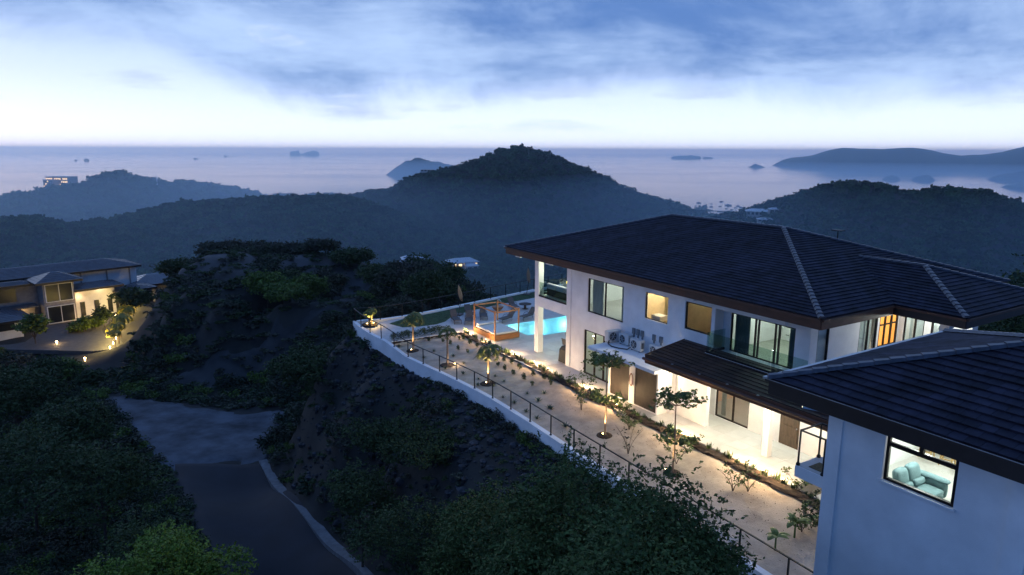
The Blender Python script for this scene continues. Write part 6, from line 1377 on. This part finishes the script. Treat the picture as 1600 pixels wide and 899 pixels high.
BO = [(1127,315.5,'alone farthest out above the others',1.3,0),(1092,317.5,'leftmost of the far row',1.4,0),(1101,321.5,'small one just inside the mountain slope',1,0),(1087,322,'tiny one nearest the mountain slope',.7,0),(1111,323.5,'low one above the first tree crown',1.1,0),(1125,323,'middle one below the lone far boat',.9,0),(1138,321.5,'tallest, with a high cabin',1.9,0),(1149,325,'between the tall boat and the sailing boat',.9,0),(1153,322.5,'masted sailing boat nearest the right hill',1.2,1),(1158,324.5,'close against the right hill',1.2,0),(1111.5,319,'masted boat behind the low one',.8,1),(1143,328,'nearest the shore trees',.9,0),(1135,326.5,'small one near the shore',.8,0),(1150,328.5,'second one near the shore trees',.7,0)]
for i, (u, v, lb, s, ms) in enumerate(BO):
    src = b1 if ms else b0; first = (i == 0) or (ms and i == 8); o = src if first else copy_tree(src); p = pz(u, v, SEA); place_w(o, tuple(p), random.uniform(-.5, .5), s*.62); o['label'] = names_ % lb
for i, (u, v) in enumerate(((1229, 281), (1140, 252))):
    o = copy_tree(b0); p = pz(u, v, SEA); place_w(o, tuple(p), .2, .9+i*.8); o['label'] = ('lone small boat in open water left of the right hill', 'faint boat on the far water below the islands')[i]
#@@VEG
# ================================================================ vegetation of the near slopes
def big_crown(name, lobes, n_, size, m, seed, fill=.45):
    rs = np.random.RandomState(seed); C0 = crown_pts(lobes, n_//7, rs, fill); d = rs.normal(size=(len(C0), 3)); d[:, 2] = -.25+.3*rs.randn(len(C0)); d /= np.linalg.norm(d, axis=1)[:, None]
    k = np.arange(7)/6.-.5; C_ = (C0[:, None]+d[:, None]*k[None, :, None]*size*3.0)+rs.normal(size=(len(C0), 7, 3))*size*.14
    return quad_mesh(name, leaf_quads(C_.reshape(-1, 3), size, 1.0, .5, rs), m)
def wild_tree(label, base, R, H_, m, seed, n_=9000, size=.16, lobn=10, trunk=.16, name='tree', cat='tree', group=None, bark=bark_d, lean=0):
    rs = np.random.RandomState(seed); r = empty(name, label, cat, tuple(base), group, 'w')
    lobes = [(0, 0, H_*.72, R*.62, R*.62, H_*.26)]; tb = MB(); tb.tube([(0, 0, -.5), (R*.04, 0, H_*.25), (0, R*.05, H_*.5)], [trunk, trunk*.8, trunk*.6], 7)
    for i in range(lobn):
        a = i*2.4+rs.rand()*.6; q = R*(.35+.45*rs.rand()); z = H_*(.50+.38*rs.rand()*(1-.4*q/R)); c = (q*math.cos(a), q*math.sin(a), z); s = R*(.27+.20*rs.rand())
        lobes.append((*c, s, s, s*.62)); tb.tube([(0, 0, H_*(.2+.2*rs.rand())), (c[0]*.5, c[1]*.5, c[2]*.7), (c[0]*.9, c[1]*.9, c[2])], [trunk*.5, trunk*.3, trunk*.08], 5, False)
    q = bpy.data.objects.new('trunk', raw_mesh('trunk', tb.V, tb.F, bark)); COL.objects.link(q); q.parent = r
    q = bpy.data.objects.new('crown', big_crown('crown', lobes, n_, size, m, seed)); COL.objects.link(q); q.parent = r
    return r
def at(u, v, z): return pz(u, v, z)
# the big feathery trees in front of the railing
def oy(u, v, y): d = ray(u, v); p = d*(y/(d@TV)); return (-(p@SV), y, p[2]+CAMZ)
WT = [(900, 692, 11.0, 3.3, 60, 80000, 'tallest of the dark feathery trees at the bottom centre, its top over the railing'), (775, 748, 11.6, 2.7, 61, 44000, 'dark feathery tree at the left of the bottom centre group, against the white wall'),
 (1035, 712, 11.2, 2.5, 62, 44000, 'dark feathery tree whose sprays overlap the gravel garden'), (1112, 762, 12.2, 1.7, 63, 14000, 'small feathery tree at the right end of the bottom centre group'),
 (960, 790, 8.8, 2.9, 64, 40000, 'dark feathery tree at the bottom edge in front of the tallest one'), (810, 840, 9.2, 2.6, 65, 20000, 'low dark feathery tree at the bottom edge left of the tallest one'), (1075, 845, 9.4, 2.0, 66, 14000, 'dark feathery tree at the bottom edge near the garden end')]
for u, v, y, R, sd_, n_, lb in WT:
    c = oy(u, v, y); p = Wd(c[0], y, 0); zb = hgt1(p[0], p[1]); wild_tree(lb, (p[0], p[1], zb-.1), R, (c[2]-zb)/.99, near_leaf, sd_, int(n_*1.3), .115, 22, .14)
p = pz(265, 899, -12.5); p = Wd(-26.5, 1.0, 0)
# yellow green tree at the bottom left
q = pr(262, 900, 30); wild_tree('bright yellow green tree at the bottom left beside the road', (q[0], q[1], q[2]-5.2), 3.0, 7.2, bright_leaf, 70, 22000, .15, 12, .14)
# other trees on the dark slopes: pixel of crown centre, distance, radius, height
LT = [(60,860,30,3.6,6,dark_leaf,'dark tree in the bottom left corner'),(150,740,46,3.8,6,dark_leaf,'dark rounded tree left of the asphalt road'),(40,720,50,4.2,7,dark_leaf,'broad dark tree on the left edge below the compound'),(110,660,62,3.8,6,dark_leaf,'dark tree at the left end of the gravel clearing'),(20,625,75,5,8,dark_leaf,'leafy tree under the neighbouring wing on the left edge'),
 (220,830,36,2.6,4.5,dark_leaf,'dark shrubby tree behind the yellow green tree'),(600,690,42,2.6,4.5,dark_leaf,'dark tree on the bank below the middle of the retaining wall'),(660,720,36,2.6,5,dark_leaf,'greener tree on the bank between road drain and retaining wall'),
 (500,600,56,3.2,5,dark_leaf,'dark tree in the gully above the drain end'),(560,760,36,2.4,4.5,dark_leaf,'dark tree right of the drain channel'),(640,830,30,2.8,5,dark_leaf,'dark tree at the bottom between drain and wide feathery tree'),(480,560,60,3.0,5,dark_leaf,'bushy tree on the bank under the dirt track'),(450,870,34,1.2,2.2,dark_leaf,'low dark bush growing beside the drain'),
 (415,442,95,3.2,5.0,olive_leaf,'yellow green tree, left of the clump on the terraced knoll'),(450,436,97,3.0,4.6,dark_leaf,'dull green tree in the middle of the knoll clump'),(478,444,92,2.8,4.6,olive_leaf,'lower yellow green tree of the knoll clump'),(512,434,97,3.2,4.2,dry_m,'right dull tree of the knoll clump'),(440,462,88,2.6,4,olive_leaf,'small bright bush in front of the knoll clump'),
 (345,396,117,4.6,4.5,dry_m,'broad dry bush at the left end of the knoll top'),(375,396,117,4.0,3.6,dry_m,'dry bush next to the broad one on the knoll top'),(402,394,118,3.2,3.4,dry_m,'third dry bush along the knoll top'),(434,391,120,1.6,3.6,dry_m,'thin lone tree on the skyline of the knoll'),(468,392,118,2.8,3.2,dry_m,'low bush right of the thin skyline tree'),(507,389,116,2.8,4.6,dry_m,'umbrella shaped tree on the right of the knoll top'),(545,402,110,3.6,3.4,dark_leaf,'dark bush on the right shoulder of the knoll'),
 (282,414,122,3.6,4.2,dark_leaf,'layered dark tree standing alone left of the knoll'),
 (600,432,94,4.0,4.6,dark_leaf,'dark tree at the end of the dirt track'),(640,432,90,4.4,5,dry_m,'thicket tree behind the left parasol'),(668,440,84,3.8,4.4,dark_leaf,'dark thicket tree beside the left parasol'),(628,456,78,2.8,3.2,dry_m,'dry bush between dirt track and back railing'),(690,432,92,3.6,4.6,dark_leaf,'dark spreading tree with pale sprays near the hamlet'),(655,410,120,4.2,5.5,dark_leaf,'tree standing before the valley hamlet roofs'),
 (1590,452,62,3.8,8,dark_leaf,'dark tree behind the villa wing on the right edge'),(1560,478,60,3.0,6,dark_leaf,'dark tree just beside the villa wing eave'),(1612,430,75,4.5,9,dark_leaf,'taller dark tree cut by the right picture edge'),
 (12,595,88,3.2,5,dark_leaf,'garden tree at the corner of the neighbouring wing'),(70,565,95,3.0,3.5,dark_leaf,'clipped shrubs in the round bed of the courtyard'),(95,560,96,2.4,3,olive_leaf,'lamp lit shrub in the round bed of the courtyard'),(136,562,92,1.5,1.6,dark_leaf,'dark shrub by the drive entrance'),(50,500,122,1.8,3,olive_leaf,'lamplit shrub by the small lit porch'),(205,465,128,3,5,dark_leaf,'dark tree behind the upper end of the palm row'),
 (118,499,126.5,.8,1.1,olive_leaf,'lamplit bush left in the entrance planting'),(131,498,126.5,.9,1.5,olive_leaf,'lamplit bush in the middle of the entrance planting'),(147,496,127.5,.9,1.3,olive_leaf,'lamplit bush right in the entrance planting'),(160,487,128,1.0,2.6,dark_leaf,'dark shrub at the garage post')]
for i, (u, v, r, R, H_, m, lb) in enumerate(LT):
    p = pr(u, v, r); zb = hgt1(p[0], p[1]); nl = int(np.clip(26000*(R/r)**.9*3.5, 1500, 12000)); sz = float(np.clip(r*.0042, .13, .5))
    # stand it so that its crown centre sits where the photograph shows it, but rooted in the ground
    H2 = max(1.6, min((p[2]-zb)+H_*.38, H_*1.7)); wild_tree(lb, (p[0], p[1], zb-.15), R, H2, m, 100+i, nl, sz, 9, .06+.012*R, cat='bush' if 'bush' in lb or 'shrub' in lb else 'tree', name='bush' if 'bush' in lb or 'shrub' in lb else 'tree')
# small shrubby tree at the foot of the near house
p = Wd(-7.2, 14.0, 0); wild_tree('feathery sapling rising in front of the near house wall', (p[0], p[1], hgt1(p[0], p[1])), 1.15, 4.4-hgt1(p[0], p[1])*.0+2.6, dark_leaf, 80, 2600, .10, 8, .06)
p = Wd(-6.0, 14.2, 0); wild_tree('second dark sapling in front of the near house wall at the bottom edge', (p[0], p[1], hgt1(p[0], p[1])), 1.0, 7.0, dark_leaf, 81, 2600, .12, 7, .06)
# undergrowth on the slopes
GP = polar_pts(9, 175, .020, .55, -50, 50); z_ = hgt(GP[:, 0], GP[:, 1]); keep = ~inpoly(GP[:, 0], GP[:, 1], PLAT)
EX = [pxpoly([(20,560,-15),(60,580,-15),(205,585,-15),(215,560,-15),(190,540,-15),(60,500,-15)]), pxpoly([(150,560,-15),(172,556,-15),(186,548,-15),(232,490,-15),(236,470,-15),(150,470,-15)]), pxpoly([(225,705,-12.5),(262,722,-12.4),(300,800,-11.3),(325,899,-10.5),(335,990,-10),(640,990,-10),(575,899,-10.5),(495,800,-11),(428,735,-12.2),(418,690,-12.8),(462,640,-13.2),(320,630,-13.4),(150,612,-13.6)]), cyp,
      pxpoly([(250,590,-12.3),(420,560,-10.3),(545,530,-9.4),(660,480,-9),(690,440,-9.6),(590,455,-9.1),(440,520,-9.4),(300,555,-10.6)])]
for P_ in EX: keep &= ~inpoly(GP[:, 0], GP[:, 1], P_)
dens = .62+.5*fbm(GP[:, 0]/9, GP[:, 1]/9, 31, 3); hd = np.hypot(GP[:, 0]-HILLC[0], GP[:, 1]-HILLC[1]); dens = np.where(hd < 21, dens*.12, dens)
BANKP = [Wd(*q, 0)[:2] for q in ((-53, 11.5), (-26, 13), (-24, 18.2), (-40, 18.2), (-53, 17.2))]; nb_ = inpoly(GP[:, 0], GP[:, 1], BANKP); dens = np.where(nb_, dens*.10, dens)
keep &= np.random.rand(len(GP)) < dens; GP = GP[keep]; z_ = z_[keep]; kk = np.random.randint(0, 4, len(GP)); Rr = np.hypot(GP[:, 0], GP[:, 1])
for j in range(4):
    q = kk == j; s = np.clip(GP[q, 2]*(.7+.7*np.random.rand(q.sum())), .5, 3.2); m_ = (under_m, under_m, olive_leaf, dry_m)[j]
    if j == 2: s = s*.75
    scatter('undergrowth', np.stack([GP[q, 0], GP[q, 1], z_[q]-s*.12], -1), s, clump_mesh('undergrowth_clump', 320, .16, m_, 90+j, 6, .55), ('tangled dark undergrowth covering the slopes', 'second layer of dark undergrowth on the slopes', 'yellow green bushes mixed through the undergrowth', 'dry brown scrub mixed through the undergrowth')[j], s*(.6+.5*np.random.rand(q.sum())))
SP = polar_pts(12, 150, .0085, .28, -48, 48); z_ = hgt(SP[:, 0], SP[:, 1]); keep = ~inpoly(SP[:, 0], SP[:, 1], PLAT)
for P_ in EX[:-1]: keep &= ~inpoly(SP[:, 0], SP[:, 1], P_)
intrack = inpoly(SP[:, 0], SP[:, 1], EX[-1])
pk = .62+.5*fbm(SP[:, 0]/3.5, SP[:, 1]/3.5, 55, 3); hd = np.hypot(SP[:, 0]-HILLC[0], SP[:, 1]-HILLC[1]); pk = np.where(hd < 22, pk*.6, pk); pk = np.where(inpoly(SP[:, 0], SP[:, 1], BANKP), pk*.25, pk); pk = np.where(intrack, .16+.5*np.clip(fbm(SP[:, 0]/5, SP[:, 1]/5, 58, 3), 0, 1), pk); keep &= np.random.rand(len(SP)) < pk; SP = SP[keep]; z_ = z_[keep]; kk = np.random.randint(0, 2, len(SP))
for j in range(2):
    q = kk == j; s = np.clip(SP[q, 2]*(.8+1.1*np.random.rand(q.sum())), .25, 1.3)
    scatter('ground_weeds', np.stack([SP[q, 0], SP[q, 1], z_[q]-s*.1], -1), s, clump_mesh('weed_clump', 90, .30, (dark_leaf, dry_m)[j], 95+j, 4, .5), ('low dark weeds covering the bare banks', 'dry brown grass tufts on the bare banks')[j], s*.6)
# broken rock on the cut bank below the white wall
rk = []; rs = np.random.RandomState(9)
for i in range(900):
    x = rs.uniform(-52.5, -24); yl = float(np.interp(x, ED[:, 0], ED[:, 1])); y = yl-.1-6*rs.rand()**1.4; p = Wd(x, y, 0); rk.append((p[0], p[1]))
rk = np.array(rk); rz_ = hgt(rk[:, 0], rk[:, 1]); s = .07+.30*rs.rand(len(rk))**2.5; rb = MB()
V = [(math.cos(a)*(.8+.3*rs.rand()), math.sin(a)*(.8+.3*rs.rand()), z) for z in (-.5, .35) for a in np.arange(6)*1.047]+[(0.1, 0, .7)]
rock_me = raw_mesh('rock_piece', V, [(i, (i+1) % 6, 6+(i+1) % 6, 6+i) for i in range(6)]+[(6+i, 6+(i+1) % 6, 12) for i in range(6)], mat('dark_rock', (.030, .030, .034), .9, nscale=2, var=.5, inst=.5))
scatter('rubble', np.stack([rk[:, 0], rk[:, 1], rz_], -1), s, rock_me, 'broken dark rock on the steep cut bank below the white retaining wall')
#@@HAZE
# ---------------------------------------------------------------- haze: one closed box of air
def air(name, dens, col, aniso, ab=1.0):
    m = bpy.data.materials.new(name); m.use_nodes = True; t = m.node_tree; t.nodes.clear()
    o_ = t.nodes.new('ShaderNodeOutputMaterial'); pv = t.nodes.new('ShaderNodeVolumePrincipled')
    pv.inputs['Color'].default_value = (*col, 1); pv.inputs['Absorption Color'].default_value = (ab, ab, ab, 1); pv.inputs['Density'].default_value = dens; pv.inputs['Anisotropy'].default_value = aniso
    t.links.new(pv.outputs[0], o_.inputs['Volume']); return m
hb = B(-31000, 31000, -2000, 31000, SEA-1.5, CAMZ+62).build('haze', air('haze_air', HAZE_D, (.56, .77, 1.0), .74, .50), base=(0, 0, 0), frame='w', kind='stuff', label='thin blue evening haze filling the air over land and sea')
lm = [pz(0, 900, 0)]
P_ = [(2500*math.sin(a), 2500*math.cos(a)) for a in np.radians(np.linspace(-80, 80, 24))]+[(0, 60)]
MB().prism([(x, y+60) for x, y in P_[::-1]], SEA-1.0, -20).build('low_mist', air('low_mist_air', 5.8e-4, (.44, .70, 1.0), .65), base=(0, 0, 0), frame='w', kind='stuff', label='bluish evening moisture filling the valleys below the villa')
